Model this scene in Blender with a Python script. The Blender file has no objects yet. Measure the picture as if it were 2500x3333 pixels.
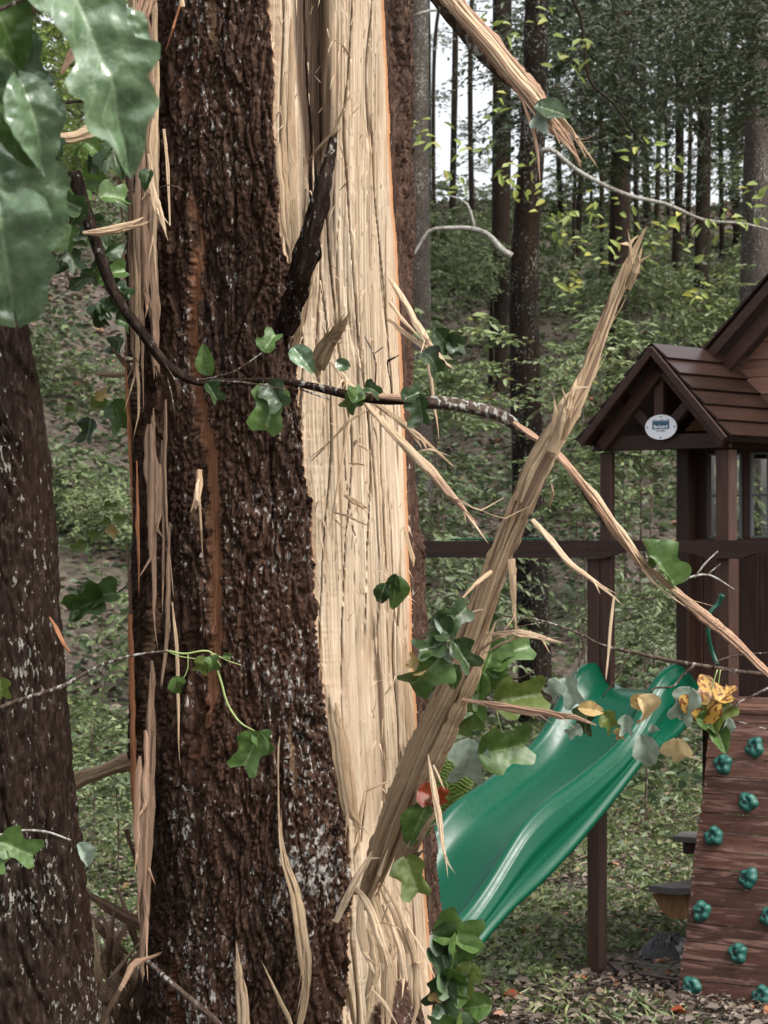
import bpy, math, random
import numpy as np
from mathutils import Vector, Matrix

# ------------------------------------------------------------------ camera, light
SC = bpy.context.scene
COL = SC.collection
F, CZ, HY = 9000.0, 2.15, 1788.0            # focal length in photo pixels, eye height, horizon row
def P(px, py, D):
    return np.array([(px-1250)/F*D, D, CZ-(py-HY)/F*D])

cam = bpy.data.cameras.new('camera'); cam_o = bpy.data.objects.new('camera', cam); COL.objects.link(cam_o)
cam_o.location = (0, 0, CZ); cam_o.rotation_euler = (math.radians(90), 0, 0)
cam.sensor_fit = 'VERTICAL'; cam.sensor_height = 36; cam.lens = 36*F/3333
cam.shift_y = (HY-1666.5)/3333
cam.clip_start = .1; cam.clip_end = 600
cam.dof.use_dof = True; cam.dof.focus_distance = 8.3; cam.dof.aperture_fstop = 14
SC.camera = cam_o
SC.render.resolution_x = 768; SC.render.resolution_y = 1024
SC.view_settings.view_transform = 'Standard'; SC.view_settings.look = 'None'
SC.view_settings.exposure = 1.35; SC.view_settings.gamma = 1
SC.view_settings.use_curve_mapping = False

SUN_EL, SUN_ROT = math.radians(52), math.radians(128)   # rotation clockwise from +Y: from behind the camera, right
W = bpy.data.worlds.new("World"); SC.world = W; W.use_nodes = True
nt = W.node_tree; nt.nodes.clear()
sky = nt.nodes.new('ShaderNodeTexSky'); sky.sky_type = 'NISHITA'; sky.sun_disc = False
sky.sun_elevation = SUN_EL; sky.sun_rotation = SUN_ROT; sky.air_density = 1.0; sky.dust_density = 5.0
hs = nt.nodes.new('ShaderNodeHueSaturation'); hs.inputs['Saturation'].default_value = .22; hs.inputs['Value'].default_value = 1.0
bg = nt.nodes.new('ShaderNodeBackground'); bg.inputs['Strength'].default_value = .15
wo = nt.nodes.new('ShaderNodeOutputWorld')
nt.links.new(sky.outputs[0], hs.inputs['Color']); nt.links.new(hs.outputs[0], bg.inputs[0]); nt.links.new(bg.outputs[0], wo.inputs[0])
sun = bpy.data.lights.new('sun', 'SUN'); sun.energy = 1.15; sun.angle = math.radians(16); sun.color = (1, .95, .87)
sun_o = bpy.data.objects.new('sun', sun); COL.objects.link(sun_o)
sd = Vector((math.sin(SUN_ROT)*math.cos(SUN_EL), math.cos(SUN_ROT)*math.cos(SUN_EL), math.sin(SUN_EL)))
sun_o.rotation_euler = sd.to_track_quat('Z', 'Y').to_euler(); sun_o.location = (3, -3, 12)

rng = np.random.default_rng(7)

# ------------------------------------------------------------------ noise
def _h(ix, iy, s):
    n = (ix.astype(np.int64)*374761393 + iy.astype(np.int64)*668265263 + s*982451653) & 0xffffffff
    n = ((n ^ (n >> 13))*1274126177) & 0xffffffff
    n = ((n ^ (n >> 16))*2246822519) & 0xffffffff
    return ((n ^ (n >> 15)) & 0xffffff)/float(0xffffff)
def vn(x, y=0., s=0):
    x = np.asarray(x, float); y = np.asarray(y, float); x, y = np.broadcast_arrays(x, y)
    ix = np.floor(x); iy = np.floor(y); fx = x-ix; fy = y-iy
    fx = fx*fx*(3-2*fx); fy = fy*fy*(3-2*fy)
    a = _h(ix, iy, s); b = _h(ix+1, iy, s); c = _h(ix, iy+1, s); d = _h(ix+1, iy+1, s)
    return (a*(1-fx)+b*fx)*(1-fy)+(c*(1-fx)+d*fx)*fy
def fbm(x, y=0., s=0, o=4):
    t = 0; a = .5; tot = 0
    for k in range(o):
        t = t+a*vn(np.asarray(x)*2**k, np.asarray(y)*2**k, s+k*17); tot += a; a *= .5
    return t/tot
def worley(x, y, s=0):
    ix = np.floor(x); iy = np.floor(y)
    f1 = np.full(x.shape, 9.); f2 = np.full(x.shape, 9.); cid = np.zeros(x.shape)
    for dx in (-1, 0, 1):
        for dy in (-1, 0, 1):
            cx = ix+dx; cy = iy+dy
            d = np.hypot(cx+_h(cx, cy, s)-x, cy+_h(cx, cy, s+5)-y)
            m = d < f1
            f2 = np.where(m, f1, np.minimum(f2, d)); cid = np.where(m, _h(cx, cy, s+9), cid); f1 = np.where(m, d, f1)
    return f1, f2, cid
def sstep(a, b, x):
    t = np.clip((x-a)/(b-a), 0, 1); return t*t*(3-2*t)
def ip(v, table):
    t = np.array(table, float); return np.interp(v, t[:, 0], t[:, 1])

# ------------------------------------------------------------------ materials
class NT:
    def __init__(s, name):
        s.m = bpy.data.materials.new(name); s.m.use_nodes = True; s.t = s.m.node_tree
        s.b = s.t.nodes['Principled BSDF']; s.out = s.t.nodes['Material Output']
    def n(s, typ, **kw):
        nd = s.t.nodes.new(typ)
        for k, v in kw.items():
            if k in nd.inputs.keys(): nd.inputs[k].default_value = v
            else: setattr(nd, k, v)
        return nd
    def l(s, a, b): s.t.links.new(a, b)
    def coord(s, kind='Object', scale=(1, 1, 1), loc=(0, 0, 0)):
        c = s.n('ShaderNodeTexCoord'); mp = s.n('ShaderNodeMapping')
        mp.inputs['Scale'].default_value = scale; mp.inputs['Location'].default_value = loc
        s.l(c.outputs[kind], mp.inputs[0]); return mp.outputs[0]
    def noise(s, vec, scale=5, detail=6, rough=.6, dist=0):
        nd = s.n('ShaderNodeTexNoise'); nd.inputs['Scale'].default_value = scale; nd.inputs['Detail'].default_value = detail
        nd.inputs['Roughness'].default_value = rough; nd.inputs['Distortion'].default_value = dist
        s.l(vec, nd.inputs['Vector']); return nd.outputs['Fac']
    def ramp(s, fac, stops, interp='LINEAR'):
        r = s.n('ShaderNodeValToRGB'); r.color_ramp.interpolation = interp
        el = r.color_ramp.elements
        while len(el) > 1: el.remove(el[-1])
        for i, (p, c) in enumerate(stops):
            e = el[0] if i == 0 else el.new(p)
            e.position = p; e.color = (*c, 1) if len(c) == 3 else c
        s.l(fac, r.inputs[0]); return r.outputs[0]
    def mix(s, fac, a, b, mode='MIX'):
        m = s.n('ShaderNodeMix'); m.data_type = 'RGBA'; m.blend_type = mode
        for i, v in ((0, fac), (6, a), (7, b)):
            if isinstance(v, (int, float)): m.inputs[i].default_value = v
            elif isinstance(v, tuple): m.inputs[i].default_value = (*v, 1)
            else: s.l(v, m.inputs[i])
        return m.outputs[2]
    def attr(s, name):
        a = s.n('ShaderNodeAttribute'); a.attribute_name = name; return a.outputs['Fac']
    def bump(s, h, strength=.5, dist=.01):
        b = s.n('ShaderNodeBump'); b.inputs['Strength'].default_value = strength; b.inputs['Distance'].default_value = dist
        s.l(h, b.inputs['Height']); s.l(b.outputs[0], s.b.inputs['Normal'])
    def col(s, c):
        if isinstance(c, tuple): s.b.inputs['Base Color'].default_value = (*c, 1)
        else: s.l(c, s.b.inputs['Base Color'])
    def rough(s, r):
        if isinstance(r, (int, float)): s.b.inputs['Roughness'].default_value = r
        else: s.l(r, s.b.inputs['Roughness'])

G3 = lambda v: (v, v, v)
def mat_wood(name, c_lo, c_mid, c_hi, fine=260, stretch=3.0, bump=.5, speck=True):
    t = NT(name)
    v = t.coord('UV', (fine, stretch, 1)); n1 = t.noise(v, 1, 5, .65, .15)
    v2 = t.coord('UV', (fine*.16, stretch*.4, 1)); n2 = t.noise(v2, 1, 4, .6, .2)
    v3 = t.coord('Object', (1, 1, 1)); n3 = t.noise(v3, 2.2, 4, .6)
    c1 = t.ramp(n1, [(.28, c_lo), (.46, c_mid), (.68, c_hi)])
    c2 = t.mix(.5, c1, t.ramp(n2, [(.3, c_lo), (.5, c_mid), (.72, c_hi)]))
    c3 = t.mix(t.ramp(n3, [(.45, G3(0)), (.75, G3(.35))]), c2, tuple(x*.82 for x in c_lo))
    if speck:
        v4 = t.coord('UV', (90, 38, 1)); n4 = t.noise(v4, 1, 2, .5)
        c3 = t.mix(t.ramp(n4, [(.70, G3(0)), (.76, G3(.55))]), c3, (.10, .055, .028))
    t.col(c3); t.rough(.78); t.b.inputs['Specular IOR Level'].default_value = .25
    s = t.n('ShaderNodeMath', operation='ADD'); t.l(n1, s.inputs[0]); t.l(n2, s.inputs[1])
    t.bump(s.outputs[0], bump, .006); return t.m
M = {}
M['wood'] = mat_wood('fresh_split_wood', (.16, .092, .048), (.35, .24, .145), (.48, .37, .25), bump=.6)
M['wood_pale'] = mat_wood('pale_splinter_wood', (.24, .15, .085), (.46, .335, .215), (.60, .485, .36), 420, 4)
M['wood_brown'] = mat_wood('weathered_split_wood', (.06, .034, .022), (.16, .10, .065), (.29, .20, .135), 300, 3)
M['wood_slab'] = mat_wood('torn_slab_wood', (.15, .09, .05), (.38, .27, .165), (.54, .42, .285), 240, 2.2, .8)
M['wood_pink'] = mat_wood('pinkish_torn_wood', (.13, .06, .036), (.33, .20, .13), (.54, .39, .28), 200, 2, .8)
M['wood_orange'] = mat_wood('orange_inner_bark', (.10, .035, .015), (.25, .10, .045), (.42, .20, .10), 260, 4, .8, False)

def mat_bark(name, dark=(.010, .0065, .005), mid=(.035, .022, .016), hi=(.085, .058, .042), lich=(.34, .34, .31), amt=.62, peel=True):
    t = NT(name)
    o = t.coord('Object', (1, 1, .35)); big = t.noise(o, 3.0, 4, .6)
    n = t.noise(t.coord('Object', (1, 1, .32)), 60, 6, .7, .3)
    c = t.ramp(n, [(.30, dark), (.50, mid), (.74, hi)])
    c = t.mix(t.ramp(big, [(.40, G3(0)), (.64, G3(.7 if peel else .25))]), c, (.085, .040, .024), 'MIX')
    c = t.mix(.55, c, t.ramp(n, [(.30, dark), (.52, mid), (.72, hi)]))
    l1 = t.noise(t.coord('Object', (1, 1, .5)), 75, 4, .6)
    l2 = t.noise(t.coord('Object', (1, 1, .6)), 4.5, 3, .6)
    ad = t.n('ShaderNodeMath', operation='MULTIPLY_ADD'); t.l(l2, ad.inputs[0]); ad.inputs[1].default_value = .45; t.l(l1, ad.inputs[2])
    fac = ad.outputs[0]
    if peel:
        a2 = t.n('ShaderNodeMath', operation='MULTIPLY_ADD'); t.l(t.attr('lichen'), a2.inputs[0]); a2.inputs[1].default_value = .12; t.l(fac, a2.inputs[2]); fac = a2.outputs[0]
    c = t.mix(t.ramp(fac, [(amt+.20, G3(0)), (amt+.26, G3(.75))]), c, lich)
    if peel:
        v = t.coord('UV', (260, 4, 1)); w1 = t.noise(v, 1, 5, .65, .2)
        oc = t.ramp(w1, [(.3, (.07, .028, .014)), (.48, (.18, .08, .042)), (.7, (.36, .19, .105))])
        pc = t.ramp(w1, [(.3, (.16, .085, .05)), (.48, (.36, .22, .13)), (.7, (.60, .44, .29))])
        c = t.mix(t.attr('peel'), c, oc); c = t.mix(t.attr('pale'), c, pc)
    t.col(c); t.rough(.62); t.b.inputs['Specular IOR Level'].default_value = .10 if peel else .03
    t.bump(n, .8, .008); return t.m
M['bark'] = mat_bark('furrowed_dark_bark', amt=.665, dark=(.006, .0035, .0025), mid=(.032, .017, .011), hi=(.12, .075, .052), lich=(.36, .345, .32))
M['bark2'] = mat_bark('lichened_bark', peel=False, amt=.645, dark=(.005, .0035, .003), mid=(.013, .0085, .0065), hi=(.048, .035, .027), lich=(.24, .23, .20))
M['bark_far'] = mat_bark('distant_tree_bark', peel=False, amt=.68, dark=(.006, .005, .004), mid=(.015, .012, .009), hi=(.038, .030, .024), lich=(.22, .22, .19))
M['bark_grey'] = mat_bark('grey_mottled_bark', peel=False, amt=.62, dark=(.02, .017, .015), mid=(.05, .043, .037), hi=(.10, .09, .08), lich=(.30, .30, .28))
M['twig'] = mat_bark('twig_bark', peel=False, amt=.60, dark=(.02, .014, .010), mid=(.06, .042, .032), hi=(.15, .12, .10))
M['twig_pale'] = mat_bark('pale_twig_bark', peel=False, amt=.5, dark=(.07, .06, .05), mid=(.17, .15, .13), hi=(.30, .28, .25))

M['bark_main'] = mat_bark('dark_flecked_bark', peel=False, amt=.62, dark=(.003, .0025, .002), mid=(.008, .0065, .005), hi=(.022, .018, .014), lich=(.20, .20, .18))
def mat_leaf(name, c1, c2, rough=.45, trans=.25, vein=(.35, .42, .20), vamt=.28, spots=None, spec=.5, bump=.4):
    t = NT(name)
    n = t.noise(t.coord('Object'), 35, 4, .6); c = t.mix(t.ramp(n, [(.35, G3(0)), (.65, G3(1))]), c1, c2)
    c = t.mix(t.ramp(t.attr('vein'), [(.55, G3(0)), (.95, G3(vamt))]), c, vein)
    if spots:
        s = t.noise(t.coord('Object'), 60, 2, .5); c = t.mix(t.ramp(s, [(spots[1], G3(0)), (spots[1]+.04, G3(.9))]), c, spots[0])
    t.col(c); t.rough(rough); t.b.inputs['Specular IOR Level'].default_value = spec
    t.bump(n, bump, .004)
    tr = t.n('ShaderNodeBsdfTranslucent'); t.l(c, tr.inputs[0]); mx = t.n('ShaderNodeMixShader'); mx.inputs[0].default_value = trans
    t.l(t.b.outputs[0], mx.inputs[1]); t.l(tr.outputs[0], mx.inputs[2]); t.l(mx.outputs[0], t.out.inputs[0])
    return t.m
M['leaf_green'] = mat_leaf('green_leaf', (.042, .085, .016), (.07, .125, .028))
M['leaf_dark'] = mat_leaf('dark_green_leaf', (.017, .036, .010), (.032, .058, .018), .4)
M['leaf_gloss'] = mat_leaf('wet_glossy_leaf', (.055, .10, .045), (.12, .18, .095), .17, .12, (.24, .31, .18), .5, None, .8, .9)
M['leaf_pale'] = mat_leaf('pale_leaf_underside', (.15, .20, .15), (.25, .30, .24), .6, .25, (.18, .26, .16))
M['leaf_yellow'] = mat_leaf('yellow_leaf', (.30, .22, .07), (.40, .27, .11), .55, .3, (.55, .42, .2), .5, ((.16, .07, .02), .66))
M['leaf_cream'] = mat_leaf('cream_leaf', (.38, .29, .14), (.46, .36, .20), .6, .3, (.45, .30, .12), .6, ((.22, .11, .04), .68))
M['leaf_spot'] = mat_leaf('brown_spotted_yellow_leaf', (.40, .24, .04), (.34, .20, .05), .5, .25, (.5, .4, .1), .5, ((.10, .018, .006), .50))
M['leaf_red'] = mat_leaf('orange_red_leaf', (.20, .022, .008), (.16, .045, .008), .45, .25, (.4, .12, .03))
M['leaf_ygreen'] = mat_leaf('yellow_green_leaf', (.075, .105, .022), (.11, .145, .03), .5, .35)
M['stem_green'] = mat_leaf('green_stalk', (.20, .27, .08), (.28, .33, .12), .5, .1)

def mat_fol(name, stops, trans=.3, rough=.5):
    t = NT(name); c = t.ramp(t.attr('rnd'), stops)
    oi = t.n('ShaderNodeObjectInfo'); hv = t.n('ShaderNodeHueSaturation')
    r = t.ramp(oi.outputs['Random'], [(0, G3(.75)), (1, G3(1.3))]); t.l(r, hv.inputs['Value']); t.l(c, hv.inputs['Color']); c = hv.outputs[0]
    t.col(c); t.rough(rough); t.b.inputs['Specular IOR Level'].default_value = .45
    tr = t.n('ShaderNodeBsdfTranslucent'); t.l(c, tr.inputs[0]); mx = t.n('ShaderNodeMixShader'); mx.inputs[0].default_value = trans
    t.l(t.b.outputs[0], mx.inputs[1]); t.l(tr.outputs[0], mx.inputs[2]); t.l(mx.outputs[0], t.out.inputs[0]); return t.m
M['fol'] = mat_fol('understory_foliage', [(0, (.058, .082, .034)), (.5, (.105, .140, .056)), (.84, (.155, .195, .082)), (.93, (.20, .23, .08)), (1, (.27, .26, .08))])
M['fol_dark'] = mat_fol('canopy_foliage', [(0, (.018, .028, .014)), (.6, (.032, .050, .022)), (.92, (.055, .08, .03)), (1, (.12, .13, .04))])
M['fol_bright'] = mat_fol('bright_foliage', [(0, (.08, .13, .03)), (.5, (.13, .19, .045)), (.9, (.22, .27, .07)), (1, (.30, .28, .06))], .4)
M['litter'] = mat_fol('leaf_litter', [(0, (.028, .018, .012)), (.4, (.08, .056, .040)), (.75, (.155, .118, .09)), (.95, (.21, .165, .13)), (1, (.32, .12, .045))], .1, .7)
M['cover'] = mat_fol('ground_cover', [(0, (.028, .048, .02)), (.6, (.062, .098, .038)), (1, (.13, .17, .065))], .3)
M['grass'] = mat_fol('grass', [(0, (.05, .07, .025)), (.6, (.10, .14, .045)), (1, (.20, .21, .09))], .3)

def mat_ground():
    t = NT('leaf_strewn_soil')
    n = t.noise(t.coord('Object'), 14, 8, .75); n2 = t.noise(t.coord('Object'), .8, 4, .6)
    vo = t.n('ShaderNodeTexVoronoi'); vo.inputs['Scale'].default_value = 16; t.l(t.coord('Object', (1, 1, 1)), vo.inputs['Vector'])
    sep = t.n('ShaderNodeSeparateColor'); t.l(vo.outputs['Color'], sep.inputs[0])
    c = t.ramp(n, [(.3, (.022, .015, .011)), (.5, (.06, .042, .031)), (.7, (.12, .09, .068))])
    c = t.mix(.45, c, t.ramp(sep.outputs[0], [(0, (.03, .02, .014)), (.5, (.10, .07, .05)), (1, (.20, .155, .12))]))
    c = t.mix(t.ramp(n2, [(.45, G3(0)), (.6, G3(.45))]), c, (.045, .065, .025))
    t.col(c); t.rough(.9); t.bump(n, 1, .05); return t.m
M['ground'] = mat_ground()
def mat_stain(name, lo, hi, worn=None, wamt=.6, ax=(3, 40, 40), rough=.5):
    t = NT(name)
    n = t.noise(t.coord('Object', ax), 1, 6, .65, .4); n2 = t.noise(t.coord('Object', (ax[0]*.6, ax[1]*.6, ax[2]*.6)), 1, 5, .7, .6)
    c = t.ramp(n, [(.3, lo), (.7, hi)])
    oi = t.n('ShaderNodeObjectInfo'); hv = t.n('ShaderNodeHueSaturation')
    t.l(t.ramp(oi.outputs['Random'], [(0, G3(.66)), (1, G3(1.36))]), hv.inputs['Value']); t.l(c, hv.inputs['Color']); c = hv.outputs[0]
    if worn: c = t.mix(t.ramp(n2, [(wamt, G3(0)), (wamt+.12, G3(.75))]), c, worn)
    t.col(c); t.rough(rough); t.b.inputs['Specular IOR Level'].default_value = .22; t.bump(n, .25, .004); return t.m
M['stain'] = mat_stain('dark_brown_stained_timber', (.022, .0105, .0075), (.044, .022, .016))
M['stain_z'] = mat_stain('dark_brown_stained_post', (.026, .013, .0095), (.056, .029, .021), ax=(40, 40, 3))
M['stain_t'] = mat_stain('dark_brown_stained_roof_board', (.015, .0078, .006), (.030, .016, .012), ax=(40, 3, 40), rough=.35)
M['worn'] = mat_stain('worn_reddish_plank', (.060, .026, .018), (.115, .054, .038), (.27, .155, .12), .50, ax=(5, 60, 60))
M['redplank'] = mat_stain('reddish_gable_plank', (.13, .065, .045), (.22, .12, .085), ax=(3, 40, 40))
M['greywood'] = mat_stain('grey_weathered_board', (.07, .06, .058), (.13, .11, .105))
M['cedar'] = mat_stain('orange_cedar_board', (.16, .085, .035), (.30, .17, .08), ax=(40, 40, 6))
def mat_plain(name, c, r=.5, spec=.5, coat=0):
    t = NT(name); n = t.noise(t.coord('Object'), 9, 5, .6)
    t.col(t.mix(t.ramp(n, [(.35, G3(0)), (.7, G3(.35))]), c, tuple(x*.75 for x in c))); t.rough(r); t.b.inputs['Specular IOR Level'].default_value = spec
    t.b.inputs['Coat Weight'].default_value = coat; t.b.inputs['Coat Roughness'].default_value = .2
    return t.m
def mat_slide():
    t = NT('moulded_green_plastic')
    n = t.noise(t.coord('Object', (5, .9, .9)), 3, 5, .6); n2 = t.noise(t.coord('Object'), 40, 4, .6)
    c = t.mix(t.ramp(n, [(.4, G3(0)), (.75, G3(.35))]), (.0008, .050, .025), (.0015, .060, .034))
    t.col(c); t.rough(t.ramp(n2, [(.3, G3(.24)), (.75, G3(.36))]))
    t.b.inputs['Specular IOR Level'].default_value = .22; return t.m
M['slide'] = mat_slide()
M['hold'] = mat_plain('green_hold_plastic', (.010, .085, .066), .5)
M['greenplastic'] = mat_plain('green_handle_plastic', (.003, .06, .035), .35)
M['black'] = mat_plain('black_sheet', (.012, .012, .013), .4)
M['hole'] = mat_plain('dark_recess', (.006, .006, .006), .8)
M['white'] = mat_plain('white_plate', (.72, .74, .78), .4)
M['navy'] = mat_plain('blue_print', (.02, .09, .15), .5)
M['ink'] = mat_plain('dark_print', (.04, .05, .06), .5)
M['inkwhite'] = mat_plain('white_print', (.8, .82, .84), .5)
M['frame_grey'] = mat_plain('grey_window_frame', (.10, .115, .11), .5)
M['screw'] = mat_plain('screw_steel', (.25, .23, .22), .4)
tg = NT('window_glass'); gl = tg.n('ShaderNodeBsdfGlossy'); gl.inputs['Roughness'].default_value = .03; tp = tg.n('ShaderNodeBsdfTransparent'); mx = tg.n('ShaderNodeMixShader')
mx.inputs[0].default_value = .3; tg.l(tp.outputs[0], mx.inputs[1]); tg.l(gl.outputs[0], mx.inputs[2]); tg.l(mx.outputs[0], tg.out.inputs[0]); M['glass'] = tg.m

# ------------------------------------------------------------------ object helpers
def empty(name, loc=(0, 0, 0), rz=0, **kw):
    o = bpy.data.objects.new(name, None); COL.objects.link(o); o.location = [float(v) for v in loc]; o.rotation_euler = (0, 0, rz)
    for k, v in kw.items(): o[k] = v
    return o
def link(name, me, parent=None, loc=(0, 0, 0), **kw):
    o = bpy.data.objects.new(name, me); COL.objects.link(o); o.location = [float(v) for v in loc]
    if parent: o.parent = parent
    for k, v in kw.items(): o[k] = v
    return o
def np_mesh(name, V, Fc, mats, uv=None, smooth=True, attrs=None, fattrs=None, mi=None):
    """V (n,3); Fc (m,k) one polygon size"""
    V = np.asarray(V, np.float32); Fc = np.asarray(Fc, np.int32); m, k = Fc.shape
    me = bpy.data.meshes.new(name); me.vertices.add(len(V)); me.vertices.foreach_set('co', V.ravel())
    me.loops.add(m*k); me.loops.foreach_set('vertex_index', Fc.ravel())
    me.polygons.add(m); me.polygons.foreach_set('loop_start', np.arange(m, dtype=np.int32)*k)
    me.polygons.foreach_set('use_smooth', np.full(m, smooth))
    if mi is not None: me.polygons.foreach_set('material_index', np.asarray(mi, np.int32))
    for mt in (mats if isinstance(mats, (list, tuple)) else [mats]): me.materials.append(mt)
    if uv is not None:
        l = me.uv_layers.new(name='UVMap'); l.data.foreach_set('uv', np.asarray(uv, np.float32)[Fc.ravel()].ravel())
    for n, a in (attrs or {}).items():
        at = me.attributes.new(n, 'FLOAT', 'POINT'); at.data.foreach_set('value', np.asarray(a, np.float32))
    for n, a in (fattrs or {}).items():
        at = me.attributes.new(n, 'FLOAT', 'FACE'); at.data.foreach_set('value', np.asarray(a, np.float32))
    me.update(calc_edges=True); return me
def gridfaces(r, c, closed=False):
    i = np.arange(r-1)[:, None]*c; j = np.arange(c if closed else c-1)[None, :]; j2 = (j+1) % c
    return np.stack([i+j, i+j2, i+c+j2, i+c+j], -1).reshape(-1, 4)

def catmull(pts, n):
    P_ = np.asarray(pts, float); m = len(P_)
    if m == 2: t = np.linspace(0, 1, n)[:, None]; return P_[0]*(1-t)+P_[1]*t
    Q = np.vstack([2*P_[0]-P_[1], P_, 2*P_[-1]-P_[-2]])
    d = np.r_[0, np.cumsum(np.linalg.norm(np.diff(P_[:, :3], axis=0), axis=1)+1e-9)]; u = np.linspace(0, d[-1], n)
    i = np.clip(np.searchsorted(d, u, 'right')-1, 0, m-2); t = ((u-d[i])/(d[i+1]-d[i]))[:, None]
    a, b, c, e = Q[i], Q[i+1], Q[i+2], Q[i+3]
    return .5*((2*b)+(-a+c)*t+(2*a-5*b+4*c-e)*t*t+(-a+3*b-3*c+e)*t**3)

def tube(name, pts, w, mat, thick=1.0, ncol=8, step=.02, groove=.0, gfreq=6., jag=.0, seed=0, rnoise=0., angle=0., origin=None, sfreq=3., flat=False):
    """grained, tapering limb or splinter through world points. w = widths at the points (metres)."""
    pts = np.asarray(pts, float); w = np.broadcast_to(np.asarray(w, float), (len(pts),))
    L = np.linalg.norm(np.diff(pts, axis=0), axis=1).sum(); n = max(4, int(L/step)+1)
    C = catmull(pts, n); dl = np.r_[0, np.cumsum(np.linalg.norm(np.diff(pts, axis=0), axis=1))]
    if flat and w.max() < .03: C = np.stack([np.interp(np.linspace(0, dl[-1], n), dl, pts[:, q]) for q in range(3)], 1)
    dd = np.r_[0, np.cumsum(np.linalg.norm(np.diff(pts, axis=0), axis=1))]; w_ = np.interp(np.linspace(0, dd[-1], n), dd, w)
    if flat: w_ = w_*(1+(.12 if w.max() > .05 else .30)*(vn(np.arange(n)*step*28., seed, 91)-.5)+.2*(vn(np.arange(n)*step*90., seed, 92)-.5))
    w_ = np.maximum(w_, .0006)
    if flat: kk = np.cross(np.gradient(C, axis=0), [0, 1., 0]); kk /= np.linalg.norm(kk, axis=1)[:, None]+1e-9; C = C+kk*((vn(np.arange(n)*step*22., seed, 93)-.5)*min(w.max()*.22, .006))[:, None]
    T = np.gradient(C, axis=0); T /= np.linalg.norm(T, axis=1)[:, None]+1e-12
    Wd = np.cross(T, np.array([0., 1., 0.])+1e-4); Wd /= np.linalg.norm(Wd, axis=1)[:, None]+1e-12; N = np.cross(Wd, T)
    a = np.linspace(0, 2*np.pi, ncol, endpoint=False)+angle
    s = np.r_[0, np.cumsum(np.linalg.norm(np.diff(C, axis=0), axis=1))]
    S, A = np.meshgrid(s, a, indexing='ij')
    r = np.ones_like(S)
    colid = np.cos(A)*gfreq; cold = np.sin(A)*gfreq
    if groove:
        g = fbm(colid*1.7+31*seed, S*sfreq+cold*2.3, seed, 3)*.6+vn(colid*4+seed*3.1, cold*4+S*sfreq*.35, seed+3)*.4
        r = r*(1+groove*(g-.55)*2)
    if rnoise: r = r*(1+rnoise*(fbm(colid+S*9, cold+S*7+seed, seed+8, 3)-.5)*2)
    V = C[:, None]+Wd[:, None]*(np.cos(A)*r*w_[:, None]/2)[..., None]+N[:, None]*(np.sin(A)*r*w_[:, None]/2*thick)[..., None]
    if jag:
        q = vn(colid*3.3+seed*1.7, cold*3.3, seed+5)-.3
        wt = np.clip((S-(L-jag*2))/(jag*2), 0, 1)**1.5 - np.clip((jag-S)/jag, 0, 1)*.0
        V = V+T[:, None]*(q*wt*jag*1.6)[..., None]
    if origin is None: origin = np.zeros(3)
    V = V.reshape(-1, 3)-origin
    Fc = gridfaces(n, ncol, True)
    V = np.vstack([V, C[:1]-origin, C[-1:]-origin]); b = n*ncol; j = np.arange(ncol); j2 = (j+1) % ncol
    cap = np.r_[np.stack([np.full(ncol, b), j2, j, j], -1), np.stack([np.full(ncol, b+1), (n-1)*ncol+j, (n-1)*ncol+j2, (n-1)*ncol+j2], -1)]
    uv = np.c_[((A % (2*np.pi))*w_[:, None]/2+seed*.37).ravel(), (S+seed*.61).ravel()]; uv = np.vstack([uv, uv[:1], uv[-1:]])
    # caps are triangles: build them as a second pass of quads split on the tip
    V2 = V; tri = cap[:, :3]
    me = bpy.data.meshes.new(name)
    nq = len(Fc); nt_ = len(tri); me.vertices.add(len(V2)); me.vertices.foreach_set('co', V2.astype(np.float32).ravel())
    li = np.r_[Fc.ravel(), tri.ravel()].astype(np.int32); me.loops.add(len(li)); me.loops.foreach_set('vertex_index', li)
    me.polygons.add(nq+nt_); me.polygons.foreach_set('loop_start', np.r_[np.arange(nq)*4, nq*4+np.arange(nt_)*3].astype(np.int32))
    me.polygons.foreach_set('use_smooth', np.full(nq+nt_, (ncol > 6) and not flat)); me.materials.append(mat)
    l = me.uv_layers.new(name='UVMap'); l.data.foreach_set('uv', uv[li].astype(np.float32).ravel()); me.update(calc_edges=True)
    return me
def px_pts(lst, D=None):
    """(px,py,D) list -> world points"""
    return [P(a[0], a[1], a[2] if len(a) > 2 else D) for a in lst]
def pw(w, D): return np.asarray(w, float)/F*D

def poly_prism(name, ring, depth_vec, mat, smooth=False):
    """extrude a closed ring of 3-D points along depth_vec"""
    R = [Vector(p) for p in ring]; dv = Vector(depth_vec); n = len(R)
    me = bpy.data.meshes.new(name)
    me.from_pydata([*R, *[p+dv for p in R]], [], [list(range(n)), list(range(2*n-1, n-1, -1))]+[[i, i+n, (i+1) % n+n, (i+1) % n] for i in range(n)])
    me.materials.append(mat); me.update(); return me
import bmesh
def box_me(name, x0, x1, y0, y1, z0, z1, mat, bev=.004, rot=None):
    bm = bmesh.new(); bmesh.ops.create_cube(bm, size=1)
    c = Vector(((x0+x1)/2, (y0+y1)/2, (z0+z1)/2)); d = (x1-x0, y1-y0, z1-z0)
    for v in bm.verts: v.co = Vector((v.co.x*d[0], v.co.y*d[1], v.co.z*d[2]))
    if bev: bmesh.ops.bevel(bm, geom=bm.edges[:], offset=min(bev, min(d)*.3), segments=1, affect='EDGES')
    if rot is not None: bmesh.ops.transform(bm, matrix=rot, verts=bm.verts)
    bmesh.ops.translate(bm, vec=c, verts=bm.verts); bmesh.ops.recalc_face_normals(bm, faces=bm.faces)
    me = bpy.data.meshes.new(name); bm.to_mesh(me); bm.free(); me.materials.append(mat); return me
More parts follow.
